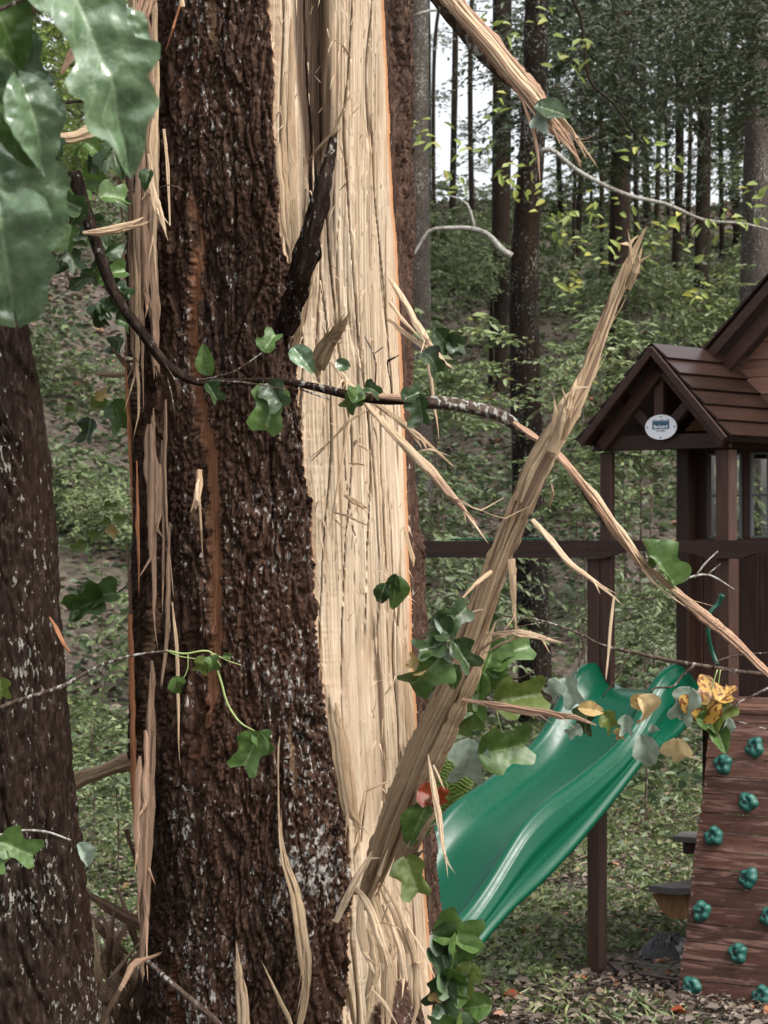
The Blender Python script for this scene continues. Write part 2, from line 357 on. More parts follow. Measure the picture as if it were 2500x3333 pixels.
def beam_me(name, a, b, up, w, h, mat, bev=.003):
    """board from a to b; h along up, w along the third axis"""
    a = Vector(a); b = Vector(b); d = (b-a); L = d.length; d.normalize(); u = Vector(up); u = (u-d*u.dot(d)).normalized(); s = d.cross(u)
    bm = bmesh.new(); bmesh.ops.create_cube(bm, size=1)
    for v in bm.verts: v.co = Vector((v.co.x*L, v.co.y*w, v.co.z*h))
    if bev: bmesh.ops.bevel(bm, geom=bm.edges[:], offset=min(bev, min(w, h)*.3), segments=1, affect='EDGES')
    m = Matrix((d, s, u)).transposed().to_4x4(); m.translation = (a+b)/2
    bmesh.ops.transform(bm, matrix=m, verts=bm.verts); bmesh.ops.recalc_face_normals(bm, faces=bm.faces)
    me = bpy.data.meshes.new(name); bm.to_mesh(me); bm.free(); me.materials.append(mat); return me

# ------------------------------------------------------------------ ground
def gz(x, y):
    x = np.asarray(x, float); y = np.asarray(y, float)
    up = np.clip(y-23, 0, None); z = .285*(up-3*(1-np.exp(-up/3)))
    over = np.clip(y-58, 0, None); z = z-.30*(over-4*(1-np.exp(-over/4)))
    lf = sstep(-1, -5, x)*sstep(24, 40, y)*1.3
    z = z+lf+(fbm(x*.35+9, y*.35, 3, 3)-.5)*.5*sstep(17, 26, y)+(fbm(x*2, y*2, 5, 3)-.5)*.07
    near = sstep(11, 7, y); return z+near*.15
gx = np.r_[np.linspace(-160, -24, 18)[:-1], np.linspace(-24, 24, 170), np.linspace(24, 160, 18)[1:]]
gy = np.r_[np.linspace(-30, 5, 20)[:-1], np.linspace(5, 80, 260), np.linspace(80, 400, 20)[1:]]
GX, GY = np.meshgrid(gx, gy); GZ = gz(GX, GY)
GZ = np.where(GY > 110, GZ[np.searchsorted(gy, 110)-1][None, :], GZ)
link('ground', np_mesh('ground', np.c_[GX.ravel(), GY.ravel(), GZ.ravel()], gridfaces(len(gy), len(gx)), M['ground']), kind='structure')

# leaves as 6-vertex folded blades
def leaves(pos, d, nrm, ln, wd, fold=.25, droop=.15):
    d = d/np.linalg.norm(d, axis=1)[:, None]; s = np.cross(d, nrm); s /= np.linalg.norm(s, axis=1)[:, None]+1e-9; u = np.cross(s, d)
    ln = ln[:, None]; wd = wd[:, None]
    v = [pos, pos+d*ln*.32+s*wd*.5+u*wd*fold, pos+d*ln*.70+s*wd*.38+u*(wd*fold*.7-ln*droop*.5), pos+d*ln-u*ln*droop,
         pos+d*ln*.70-s*wd*.38+u*(wd*fold*.7-ln*droop*.5), pos+d*ln*.32-s*wd*.5+u*wd*fold]
    V = np.stack(v, 1).reshape(-1, 3); b = np.arange(len(pos))[:, None]*6
    Fc = np.concatenate([b+np.array([[0, 1, 2, 3]]), b+np.array([[0, 3, 4, 5]])], 1).reshape(-1, 4)
    return V, Fc
def frustum(n, d0, d1, power=.5, m=.17):
    D = d0+(d1-d0)*rng.random(n)**power; x = (rng.random(n)*2-1)*(D*m+.4); return x, D

def scatter(name, n, d0, d1, size, mat, hgt, tilt, keep, label=None, power=.7, asp=.6, fold=.3):
    x, y = frustum(n, d0, d1, power); k = keep(x, y) > rng.random(n); x = x[k]; y = y[k]; n = len(x)
    z = gz(x, y)+hgt*rng.random(n)**1.5+.01; a = rng.random(n)*2*np.pi
    d = np.c_[np.cos(a), np.sin(a), (rng.random(n)-.3)*tilt]; nr = np.c_[rng.normal(0, tilt*.6, (n, 2)), np.ones(n)]
    ln = size*(.6+.8*rng.random(n)); V, Fc = leaves(np.c_[x, y, z], d, nr, ln, ln*asp, fold)
    r = np.repeat(rng.random(n), 2)
    return link(name, np_mesh(name, V, Fc, mat, fattrs={'rnd': r}, smooth=False), kind='stuff', label=label, category=name.replace('_', ' '))
brown = lambda x, y: (fbm(x*.45+3, y*.3, 21, 3) > .53).astype(float)
scatter('leaf_litter', 42000, 11, 24, .055, M['litter'], .02, .6, lambda x, y: .35+.65*(fbm(x*.7, y*.7, 9, 3) > .45)*1.0, 'brown fallen leaves strewn over the bare soil', 1.0)
scatter('fallen_leaves', 26000, 24, 62, .13, M['litter'], .03, .8, lambda x, y: .35+.65*brown(x, y), 'dry brown leaves covering the wooded slope', .8)
scatter('ground_cover', 42000, 22, 60, .11, M['cover'], .34, .9, lambda x, y: 1-.9*brown(x, y), 'low green plants carpeting the wooded slope', .8)
def grass():
    n = 60000; x, y = frustum(n, 12.3, 27, .9)
    cx = x/y*F+1250; k = (fbm(x*.8, y*.5, 33, 3)+sstep(15.0, 18.5, y)*.30 > .63); x = x[k]; y = y[k]; n = len(x)
    a = rng.random(n)*2*np.pi; h = .02+.05*rng.random(n); w = .006+.008*rng.random(n); z = gz(x, y)
    dx = np.cos(a)*w; dy = np.sin(a)*w; l = rng.normal(0, .05, (n, 2))
    V = np.stack([np.c_[x-dx, y-dy, z], np.c_[x+dx, y+dy, z], np.c_[x+dx*.6+l[:, 0]*.4, y+dy*.6+l[:, 1]*.4, z+h*.6], np.c_[x+l[:, 0], y+l[:, 1], z+h]], 1).reshape(-1, 3)
    link('grass', np_mesh('grass', V, np.arange(4*n).reshape(-1, 4), M['grass'], fattrs={'rnd': rng.random(n)}, smooth=False), kind='stuff', label='patchy short grass behind the playset', category='grass')
    scatter('clover', 16000, 13.5, 26, .05, M['grass'], .09, .7, lambda x, y: (fbm(x*.8, y*.5, 33, 3)+sstep(15.2, 18.5, y)*.32 > .61)*1.0, 'small green weeds among the grass', .9, .8)
grass()

# ------------------------------------------------------------------ foliage sprays
def spray_mesh(name, seed, R, H, nfr, nleaf, ll, mat, droop=.5, up=.2, asp=.45, wood=None):
    g = np.random.default_rng(seed); pos = []; d = []; nr = []; ln = []; SV = []; SF = []
    for i in range(nfr):
        a = g.random()*2*np.pi; r0 = g.random()**.7*R*.55; z0 = (g.random()-.5)*2*H; L = R*(.35+.5*g.random())
        st = np.array([math.cos(a)*r0, math.sin(a)*r0, z0]); a2 = a+g.normal(0, .6); dr = np.array([math.cos(a2), math.sin(a2), up+g.normal(0, .25)])
        t = np.linspace(0, 1, nleaf//2)
        pth = st+dr*(t*L)[:, None]-np.array([0, 0, 1])*(t**2*L*droop)[:, None]+g.normal(0, .015, (len(t), 3))
        side = np.array([-math.sin(a2), math.cos(a2), 0])
        for sg in (-1, 1):
            n = len(t); pos.append(pth); dd = dr*.55+side*sg*(.9-.3*t[:, None])+g.normal(0, .25, (n, 3)); dd[:, 2] -= .15; d.append(dd)
            nn = np.array([0, 0, 1.])+g.normal(0, .35, (n, 3)); nr.append(nn); ln.append(ll*(.55+.7*g.random(n))*(1-.35*t))
        # stem, three-sided
        w = .006*(1.15-t)[:, None]
        ring = [pth+np.array([0, 0, 1])*w, pth+side*w-np.array([0, 0, .5])*w, pth-side*w-np.array([0, 0, .5])*w]
        b = sum(len(q) for q in SV); SV.append(np.stack(ring, 1).reshape(-1, 3)); SF.append(gridfaces(len(t), 3, True)+b)
    pos = np.vstack(pos); d = np.vstack(d); nr = np.vstack(nr); ln = np.concatenate(ln)
    V, Fc = leaves(pos, d, nr, ln, ln*asp, .15, .18); r = np.repeat(np.clip(g.random(len(pos))*.8+g.random()*.2, 0, 1), 2)
    SVv = np.vstack(SV); SFv = np.vstack(SF)+len(V)
    return np_mesh(name, np.vstack([V, SVv]), np.vstack([Fc, SFv]), [mat, wood or M['twig']], fattrs={'rnd': np.r_[r, np.zeros(len(SFv))]}, smooth=False,
                   mi=np.r_[np.zeros(len(Fc)), np.ones(len(SFv))])
SP_low = [spray_mesh('foliage', 100+i, 1.1, .55, 40, 24, .155, M['fol'], .35, .15) for i in range(5)]
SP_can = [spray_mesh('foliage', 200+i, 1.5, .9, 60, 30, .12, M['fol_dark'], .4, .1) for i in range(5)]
SP_bri = [spray_mesh('foliage', 300+i, 1.1, .6, 40, 28, .12, M['fol_bright'], .4, .1) for i in range(3)]

def trunk_me(name, pts, w, mat, seed, ncol=22, step=.25, rn=.06):
    return tube(name, pts, w, mat, 1, ncol, step, .10, 5, 0, seed, rn, sfreq=.6)
# trees with their own place in the photograph: (px, py) axis points from top to foot, widths px, D
TREES = []
def tree(axis, wpx, D, mat, label, name='tree', group=None, seed=1, ncol=22):
    # extend above the frame and into the ground
    a = [(x, y) for x, y in axis]; x0 = (a[0][0]-1250)/F*D
    foot = a[-1]; fx = (foot[0]-1250)/F*D; zf = float(gz(fx, D)); base = np.array([fx, D, zf])
    top = P(a[0][0], a[0][1], D); dirn = top-P(a[1][0], a[1][1], D); dirn = dirn/np.linalg.norm(dirn)
    pts = [top+dirn*7, top+dirn*2.5]+[P(x, y, D) for x, y in a]; ws = [wpx[0]*.55, wpx[0]*.85]+list(wpx)
    if pts[-1][2] > zf: pts.append(base+np.array([0, 0, .15])); ws.append(wpx[-1]*1.12)
    pts.append(base-np.array([0, 0, .25])); ws.append(wpx[-1]*1.35)
    root = empty(name, base, 0, label=label, category='tree')
    if group: root['group'] = group
    me = trunk_me('trunk', pts[::-1], pw(ws[::-1], D), mat, seed, ncol, .12 if ncol > 24 else .25)
    me.transform(Matrix.Translation(Vector([-float(v) for v in base])))
    link('trunk', me, root); TREES.append((base, D, root)); return root
FT = 'slim forest trunks standing on the wooded slope'
t_main = tree([(1748, -60), (1740, 300), (1722, 640), (1705, 900), (1712, 1250), (1722, 1700), (1738, 2100), (1745, 2420)], [76, 80, 84, 92, 100, 104, 112, 120], 27, M['bark_main'], 'dark trunk with pale lichen flecks and a curved bough, left of the playhouse roof', seed=3, ncol=40)
t_grey = tree([(1352, -60), (1352, 500), (1356, 1200)], [86, 90, 100], 33, M['bark_grey'], 'grey mottled trunk directly behind the right edge of the split tree', seed=4, ncol=30)
t_lich = tree([(2478, -60), (2475, 400), (2462, 900)], [90, 96, 104], 34, M['bark_grey'], 'pale lichened trunk at the right edge above the playhouse', seed=5, ncol=30)
t_c = tree([(1634, -60), (1634, 300), (1630, 760), (1622, 1100)], [64, 62, 60, 62], 42, M['bark_far'], 'dark trunk at the right side of the bright sky gap', seed=6)
t_d = tree([(2020, -60), (2020, 500), (2010, 1100)], [62, 66, 70], 40, M['bark_far'], 'straight dark trunk above the ridge of the small playhouse gable', seed=7)
t_e = tree([(2300, -60), (2292, 500), (2282, 980)], [42, 46, 54], 44, M['bark_far'], 'dark trunk above the main playhouse roof', seed=8)
t_f = tree([(2206, -60), (2212, 500), (2196, 960)], [26, 28, 30], 48, M['bark_far'], 'thin dark trunk between the two straighter ones above the roof', seed=9)
for i, (x, x2, w) in enumerate([(1440, 1412, 13), (1484, 1470, 20), (1537, 1538, 17), (1900, 1880, 20), (1952, 1960, 15), (2100, 2110, 24), (2150, 2135, 16), (2390, 2400, 26), (1860, 1868, 12), (2060, 2072, 16), (2175, 2180, 12), (2245, 2238, 14), (2345, 2350, 16), (2425, 2418, 12), (1930, 1922, 10), (1820, 1830, 18), (250, 246, 16), (330, 322, 14), (180, 190, 11), (1395, 1399, 8)]):
    tree([(x, -60), ((x+x2)/2+((i*37) % 23-11)*1.2, 200+(i*53) % 200), (x2, 800)], [w*.9, w, w*1.1], 50+(i*7) % 9, M['bark_far'], ('slim distant trunk against the bright sky gap' if 1400 < x < 1720 else 'slim distant trunk seen above the wet leaves left of the split tree' if x < 500 else 'slim distant trunk in the dark woods at the upper right'), group=('slim trunks in the sky gap' if 1400 < x < 1720 else 'slim trunks at the upper left' if x < 500 else 'slim trunks in the dark woods'), seed=20+i, ncol=10)

# low pale boughs on the main background trunk
def bough(root, pts, w, D, mat, seed, name='branch'):
    me = tube(name, px_pts(pts, D), pw(w, D), mat, 1, 8, .08, .1, 4, 0, seed, .15); me.transform(Matrix.Translation(-root.location)); return link(name, me, root)
bough(t_main, [(1665, 835), (1630, 810), (1590, 765), (1540, 745), (1470, 742), (1400, 750), (1370, 790), (1335, 850)], [26, 22, 20, 17, 15, 13, 9, 6], 26.6, M['twig_pale'], 51)
bough(t_main, [(1545, 748), (1532, 690), (1510, 655), (1440, 630)], [12, 9, 7, 4], 26.6, M['twig_pale'], 52)
bough(t_main, [(1760, 490), (1800, 490), (1870, 548), (1960, 600), (2060, 640), (2170, 665), (2290, 715), (2420, 728), (2510, 750)], [18, 16, 15, 14, 13, 12, 10, 9, 8], 26.4, M['twig_pale'], 53)
bough(t_main, [(1852, -30), (1890, 60), (1905, 180), (1925, 270), (2000, 340), (2070, 440), (2130, 520)], [10, 11, 10, 9, 8, 6, 3], 26.2, M['bark_far'], 54)
bough(t_grey, [(1355, 50), (1400, 35), (1500, 32), (1590, 38)], [12, 9, 7, 4], 32.5, M['twig_pale'], 55)

def add_spray(root, me, loc, sc, rz):
    o = link('foliage', me, root, np.array(loc)-np.array(root.location)); o.scale = (sc, sc, sc*(.85+.3*random.random())); o.rotation_euler = (random.uniform(-.25, .25), random.uniform(-.25, .25), rz)
    return o
random.seed(5)
def canopy(n, x0, x1, y0, y1, d0, d1, kinds, sc=(.8, 1.3), keep=None):
    k = 0
    while k < n:
        px = random.uniform(x0, x1); py = random.uniform(y0, y1); D = random.uniform(d0, d1)
        k += 1
        if keep and not keep(px, py): continue
        p = P(px, py, D); best = min(TREES, key=lambda t: (t[0][0]-p[0])**2+(t[1]-D)**2*.3)
        add_spray(best[2], random.choice(kinds), p, random.uniform(*sc), random.uniform(0, 6.28))
gap = lambda px, py: not (1385 < px < 1740 and py < 560)
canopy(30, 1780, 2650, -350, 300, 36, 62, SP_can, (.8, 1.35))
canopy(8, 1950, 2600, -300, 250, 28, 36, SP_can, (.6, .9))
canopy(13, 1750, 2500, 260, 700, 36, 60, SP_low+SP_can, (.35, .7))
canopy(9, 1330, 1800, 740, 880, 40, 60, SP_low, (.5, .8))
canopy(9, 1560, 1900, -200, 500, 44, 60, SP_low, (.35, .55))
canopy(7, 1330, 1560, 100, 620, 44, 60, SP_low, (.22, .38))
canopy(26, -80, 460, -300, 420, 26, 50, SP_bri+SP_low, (.6, 1.0))
# yellow-green leaves along the pale bough
def twig_leaves(root, spots, D, mat, name='leaf', size=.11):
    for i, (px, py) in enumerate(spots):
        g = np.random.default_rng(i*7+int(px)); n = 7; base = P(px, py, D)
        pos = base+g.normal(0, .09, (n, 3)); V, Fc = leaves(pos, g.normal(0, 1, (n, 3))*[1, .6, .5], np.array([0, -.5, 1])+g.normal(0, .4, (n, 3)), size*(.7+.6*g.random(n)), size*.5*(.8+.4*g.random(n)))
        me = np_mesh('foliage', V-np.array(root.location), Fc, mat, fattrs={'rnd': np.repeat(.75+.25*g.random(n), 2)}, smooth=False); link('foliage', me, root)
twig_leaves(t_main, [(1850, 700), (1880, 740), (1800, 730), (1960, 680), (2030, 690), (2210, 740), (2240, 790), (2350, 730), (2090, 500), (1700, 530), (1680, 590), (1730, 620), (1620, 340), (1620, 60), (1760, 40), (1840, 190), (1900, 170),
    (2420, 690), (2470, 640), (1860, 920), (1870, 960), (2140, 800), (1990, 820), (2060, 830), (2280, 960), (2180, 560), (1350, 420), (1390, 430), (1470, 600), (1560, 480)], 26, M['fol_bright'])

# saplings
SAPL = 'leafy saplings filling the understory of the slope'
def sapling(x, y, h, sc, me, label=None, grp=None, n=1):
    z = float(gz(x, y)); ppx = x/y*F+1250; ppy = HY+(CZ-z-h)/y*F
    if ppx < -150 or ppx > 2680: return None
    if ppx < 460: label, grp = 'leafy green sapling on the slope seen left of the split tree', 'saplings left of the split tree'
    elif ppx < 1330: label, grp = 'leafy green sapling on the slope hidden mostly behind the split tree', 'saplings behind the split tree'
    elif ppx < 1700: label, grp = 'leafy green sapling on the slope between the split tree and the dark trunk', 'saplings between the split tree and the dark trunk'
    elif ppy < 1300: label, grp = 'leafy green sapling high on the slope right of the dark trunk', 'saplings high on the slope above the playhouse'
    else: label, grp = 'leafy green sapling low on the slope behind the playhouse', 'saplings behind the playhouse'
    if 560 < ppx < 1180: return None
    root = empty('sapling', (x, y, z), 0, label=label, category='sapling')
    if grp: root['group'] = grp
    o = link('foliage', me, root, (0, 0, h)); o.scale = (sc, sc, sc); o.rotation_euler = (random.uniform(-.2, .2), random.uniform(-.2, .2), random.uniform(0, 6.28))
    st = link('stem', STEM, root, (0, 0, 0)); st.scale = (sc, sc, max(h, .3)+.4*sc); return root
STEM = tube('stem', [(0, 0, -.05), (.03, .02, .4), (-.01, .03, .8), (0, 0, 1)], [.03, .026, .018, .006], M['twig'], 1, 6, .1, 0, 3, 0, 2)
k = 0
while k < 150:
    D = 24+38*random.random()**.9; x = random.uniform(-1, 1)*(D*.155+.6); px = x/D*F+1250
    k += 1
    zc = float(gz(x, D)); py = HY+(CZ-zc)/D*F
    if 60 < px < 460 and 850 < py < 1350 and random.random() < .9: continue
    if D < 28 and 1590 < px < 1860: continue
    if 1800 < px < 2260 and 1300 < py < 1800 and random.random() < .75: continue
    h = random.choice([.15, .4, .8, 1.3, 2.0])
    if px < 470: h = min(h, .3)
    if 1385 < px < 1740 and HY+(CZ-zc-h)/D*F < 700: h = .1
    sapling(x, D, h, random.uniform(.55, 1.0), random.choice(SP_low))
for px, py, D, sc in [(1420, 1180, 25, .8), (1440, 1300, 24, .55), (1430, 1560, 23, .5), (1900, 1250, 26, .6), (1880, 1560, 23, .5), (1450, 1900, 22, .7), (1960, 1150, 27, .7), (2080, 1000, 30, .8), (2280, 1000, 31, .7), (2100, 1950, 22, .5), (2100, 2120, 21, .5), (300, 2400, 19, .5), (380, 2560, 17.5, .4), (330, 1650, 26, .4)]:
    p = P(px, py, D); h = max(.1, p[2]-float(gz(p[0], D))); sapling(p[0], D, h, sc, random.choice(SP_low))

# ------------------------------------------------------------------ leaf builder (lobed tulip-tree leaf)
PROFILE = [(0, .04), (.03, .20), (.08, .36), (.16, .45), (.26, .52), (.31, .50), (.42, .37), (.54, .31), (.66, .34), (.80, .42), (.90, .46), (.94, .40), (1.0, .30)]
OVAL = [(0, .03), (.08, .2), (.2, .34), (.4, .42), (.6, .38), (.8, .24), (.93, .1), (1, .02)]
def leaf_me(name, size, mat, seed=0, curl=.35, fold=.3, prof=PROFILE, nr=26, ncl=11, wav=.05):
    g = np.random.default_rng(seed); t = np.linspace(0, 1, nr); u = np.linspace(-1, 1, ncl)
    Tt, U = np.meshgrid(t, u, indexing='ij'); hw = ip(Tt, prof)*(1+.08*g.normal()*np.sign(U))+.006*np.sin(Tt*31+seed)+.05*(vn(Tt*5, np.sign(U)*3., seed+40)-.5)*sstep(0, .2, Tt)
    x = U*hw; y = Tt+.15*np.abs(U)*sstep(.7, .95, Tt)-.14*np.abs(U)*sstep(.35, .0, Tt)+.05*np.abs(U)
    zz = fold*np.abs(x)*(.8+.4*vn(Tt*4, U*3, seed))+wav*(fbm(x*5+seed, y*5, seed, 2)-.5)*2
    # bend along the length
    th = curl*(Tt**1.3); yy = y*np.cos(th); z2 = zz*np.cos(th)-y*np.sin(th)
    V = np.c_[(x*size).ravel(), (yy*size).ravel(), (z2*size).ravel()]
    vein = np.maximum(1-np.abs(U)*6, 1-np.abs(((Tt*1.0-np.abs(U)*.28)*5.5) % 1-.5)*9*(.4+hw)) .ravel()
    return np_mesh(name, V, gridfaces(nr, ncl), mat, attrs={'vein': np.clip(vein, 0, 1)})
def place(o, base, tipdir, normal):
    y = Vector([float(v) for v in tipdir]).normalized(); z = Vector([float(v) for v in normal]); z = (z-y*z.dot(y)).normalized(); x = y.cross(z)
    m = Matrix((x, y, z)).transposed().to_4x4(); m.translation = Vector([float(v) for v in base])
    o.matrix_local = m
CLUSTER = 0
def px_leaf(parent, px, py, size_px, ang, D, mat, seed=0, tilt=(0, -1, .35), curl=.4, fold=.3, prof=PROFILE, label=None, toward=0., **kw):
    gg = np.random.default_rng(seed*3+1)
    if D > 5: fold = fold+gg.uniform(.15, .7); curl = curl+gg.uniform(0, .6)*gg.choice([-1, 1]); toward = gg.uniform(-.4, .5)
    """leaf with its centre at px,py; ang: direction of its tip in the picture, degrees clockwise from up"""
    size = size_px/F*D*(.77 if D > 5 else 1); a = math.radians(ang); d = np.array([math.sin(a), -toward, math.cos(a)])
    o = link('leaf', leaf_me('leaf', size, mat, seed, curl, fold, prof, **kw), parent)
    if label: o['label'] = label
    d = d/np.linalg.norm(d); base = P(px, py, D)-d*size*.5
    if parent: base = base-np.array(parent.location)
    place(o, base, d, tilt); return o

# ------------------------------------------------------------------ the split tree
DC = 8.0
XLt = [(-900, 420), (0, 432), (400, 420), (800, 418), (1300, 430), (1700, 436), (2500, 442), (3000, 458), (3333, 462), (4300, 430)]
XRt = [(-900, 1312), (0, 1318), (900, 1322), (1300, 1333), (1700, 1352), (2200, 1372), (2700, 1398), (3060, 1424), (3333, 1450), (4300, 1540)]
BEt = [(-900, 870), (0, 882), (400, 888), (700, 915), (1050, 952), (1250, 962), (1400, 972), (1650, 1000), (1900, 1012), (2100, 1035), (2250, 1052), (2450, 1085), (2600, 1112), (2760, 1134), (2900, 1142), (3050, 1132), (3200, 1120), (3333, 1105), (4000, 1090)]
REt = [(-900, 1245), (0, 1256), (400, 1276), (900, 1302), (1300, 1322), (1700, 1338), (2100, 1347), (2400, 1372), (2700, 1382), (3030, 1404), (3333, 1425), (4300, 1500)]
PEEL = [([(600, -200), (608, 60), (612, 250), (622, 400), (618, 600), (640, 720), (645, 900), (640, 1050), (655, 1300), (688, 1480), (700, 1700), (712, 1900), (708, 2100), (690, 2250), (660, 2400), (655, 2560)], [16, 22, 18, 15, 14, 14, 17, 18, 22, 28, 24, 26, 22, 26, 24, 12]),
        ([(790, 2500), (800, 2650)], [8, 5]), ([(480, 2500), (490, 2900), (470, 3333)], [14, 22, 18]), ([(570, 3000), (600, 3333)], [10, 14]), ([(960, 2650), (975, 2800)], [8, 4])]
PALE = [([(452, 600), (458, 1000), (462, 1180), (470, 1320), (474, 1500)], [10, 12, 14, 14, 5]), ([(520, 1880), (522, 2050), (505, 2180), (480, 2400), (460, 2700), (448, 3000)], [5, 16, 12, 14, 12, 8]),
        ([(690, 0), (700, 110), (712, 180)], [14, 12, 6]), ([(940, 2330), (955, 2500), (975, 2650)], [4, 10, 3])]
def poly_mask(px, py, lines, seed):
    m = np.zeros_like(px)
    for pts, ws in lines:
        p = np.array(pts, float); xc = np.interp(py, p[:, 1], p[:, 0]); w = np.interp(py, p[:, 1], ws)
        ins = (py > p[0, 1]) & (py < p[-1, 1]); e = (vn(py/90., px*0+seed+3, seed+7)-.5)*14+(vn(py/23., px*0+seed, seed)-.5)*12+(vn(py/7., px/9., seed+1)-.5)*10
        m = np.maximum(m, np.where(ins, sstep(1.0, .55, np.abs(px-xc+e)/np.maximum(w, 1)), 0))
    return m
def build_split_tree():
    z = np.r_[np.linspace(-.1, .72, 60)[:-1], np.linspace(.72, 3.86, 900), np.linspace(3.86, 6.5, 50)[1:]]
    ph = np.r_[np.linspace(-100, 100, 430), np.linspace(100, 260, 36)[1:-1]]*math.pi/180
    Z, PH = np.meshgrid(z, ph, indexing='ij'); py0 = HY+(CZ-Z)/DC*F
    xl = (ip(py0, XLt)+22-1250)/F*DC; xr = (ip(py0, XRt)-4-1250)/F*DC; cx = (xl+xr)/2; R = (xr-xl)/2
    # first pass position for the picture coordinates of each point
    X = cx+R*np.sin(PH); Y = DC-R*np.cos(PH); px = X/Y*F+1250; py = HY+(CZ-Z)/Y*F
    u = PH*.42
    be = ip(py, BEt)+(fbm(Z*9, 1., 41, 4)-.5)*34+(vn(Z*120, 2., 42)-.5)*9; re_ = ip(py, REt)-6+(fbm(Z*7, 5., 43, 4)-.5)*12
    front = np.abs(PH) < math.radians(99)
    wood = (px > be) & (px < re_) & front
    # dark bark-clad lump at the foot on the right
    lump = ((px-1300)/85)**2+((py-3390)/190)**2 + (vn(px/14, py/14, 77)-.5)*.35 < 1
    wood &= ~lump
    # bark relief
    wu = u*42+(fbm(u*14, Z*5, 1, 3)-.5)*4+(vn(u*130, Z*60, 19)-.5)*.5; wz = Z*6.5+(fbm(u*12+5, Z*9, 2, 3)-.5)*3+(vn(u*120, Z*90, 20)-.5)*.6
    f1, f2, cid = worley(wu, wz, 3); plate = sstep(.02, .34, f2-f1)
    f1b, f2b, _ = worley(wu*2.3+9, wz*2.6, 13); plate2 = sstep(.0, .3, f2b-f1b)
    rid = 1-np.abs(fbm(u*30+(fbm(u*6, Z*2.2, 4, 3)-.5)*5, Z*2.4, 6, 3)-.5)*4
    fis = np.abs(fbm(u*15+(fbm(u*5, Z*2.6, 14, 3)-.5)*4.5, Z*1.5, 16, 3)-.5); fis2 = np.abs(fbm(u*46+(fbm(u*9, Z*5, 15, 3)-.5)*5, Z*4.5, 17, 3)-.5)
    big_f = np.abs(fbm(u*11+(fbm(u*4, Z*2.0, 34, 3)-.5)*3.5, Z*1.1, 36, 3)-.5); bd = .014*sstep(0, .05, big_f)+.005*plate+.005*cid*plate+.003*plate2*plate+.022*sstep(.0, .07, fis)+.010*sstep(0, .06, fis2)+.010*(fbm(u*75, Z*15, 7, 4)-.5)+.004*(vn(u*230, Z*80, 18)-.5)+.035*(fbm(u*5, Z*1.3, 8, 2)-.5)-.030
    peel = poly_mask(px, py, PEEL, 61)*(~wood); pale = poly_mask(px, py, PALE, 63)*(~wood)
    gate = sstep(.30, .42, fbm(u*12, Z*3.5, 66, 3)); peel = peel*gate
    fib = fbm(u*210, Z*3.2, 9, 3)
    pm = np.maximum(peel, pale); bd = bd*(1-pm)+pm*(-.016+.008*fib+.005*vn(u*70, Z*2, 10))
    # black slits and the loose left edge
    def slit(pts, w, dep):
        p = np.array(pts, float); xc = np.interp(py, p[:, 1], p[:, 0])+(vn(py/30, 0, 71)-.5)*8; ins = sstep(p[0, 1], p[0, 1]+60, py)*sstep(p[-1, 1], p[-1, 1]-60, py)
        return dep*ins*sstep(1, .4, np.abs(px-xc)/w)
    bd -= slit([(505, 700), (518, 1000), (520, 1180), (512, 1300)], 9, .07)+slit([(597, 2350), (595, 2600), (590, 2850), (580, 3050)], 7, .06)+slit([(528, 100), (545, 300), (540, 420)], 8, .05)
    bd -= slit([(905, 2450), (908, 2620)], 10, .02)+slit([(655, 650), (672, 1000), (680, 1400)], 7, .02)+slit([(860, 1150), (880, 1500), (905, 1900)], 6, .02)+slit([(760, 300), (770, 700), (775, 1100)], 7, .018)+slit([(590, 1650), (600, 2000), (600, 2300)], 6, .02)
    rk = ip(py, [(-900, 0), (4000, 0)])
    # exposed wood relief
    c = (px-be)/np.maximum(re_-be, 1)
    saw = lambda k, s, lo=.8: ((u*k+(fbm(u*4+s, Z*lo, s, 3)-.5)*3.0) % 1.0)
    s1 = saw(8.5, 81, .4); s2 = saw(30, 82, .8); s3 = saw(90, 83, 2.0)
    cr = np.abs(fbm(u*13+(fbm(u*3, Z*1.2, 87, 3)-.5)*2.2, Z*.55, 88, 3)-.5); cr2 = np.abs(fbm(u*30+(fbm(u*6, Z*1.6, 89, 3)-.5)*3, Z*.9+4, 90, 3)-.5)
    patch = sstep(.40, .6, fbm(u*8+7, Z*1.1, 95, 3))
    wd = -.05-.02*np.sin(np.clip(c, 0, 1)*math.pi)+.022*s1+.008*s2*(.3+.7*patch)+.004*s3*patch+.005*(fib-.5)*(.3+.7*patch)+.05*(fbm(u*6+3, Z*.7, 84, 3)-.5)-.030*sstep(.03, .0, cr)-.016*sstep(.045, .0, cr2)*sstep(.35, .5, vn(u*9, Z*2, 94))
    holw = sstep(1, .55, np.abs(px-ip(py, [(-900, 1000), (0, 1008), (250, 1010), (520, 1030)]))/np.maximum(ip(py, [(-900, 80), (0, 68), (250, 64), (480, 48), (700, 16)])+(vn(u*60, Z*5, 85)-.5)*20, 1))*sstep(720, 560, py+(vn(u*120, Z*1.2, 86)-.5)*420)
    wd -= .06*holw
    core = sstep(1, .8, np.abs(px-ip(py, [(1900, 1190), (2400, 1195), (2780, 1215)]))/ip(py, [(1900, 15), (2200, 55), (2500, 68), (2750, 40)]))*sstep(1950, 2150, py)*sstep(2850, 2700, py)
    wd = wd*(1-core)+core*(-.085+.003*fib+.012*np.cos((px-1200)/70))
    wd += .03*sstep(1, .3, np.abs(px-ip(py, [(2200, 1080), (2700, 1150)]))/30)*sstep(2200, 2350, py)*sstep(2850, 2750, py)
    wd = wd*(.15+.85*sstep(0, 55, re_-px))
    bd = bd*np.where(px > re_, .1+.9*sstep(0, 28, px-re_), 1)
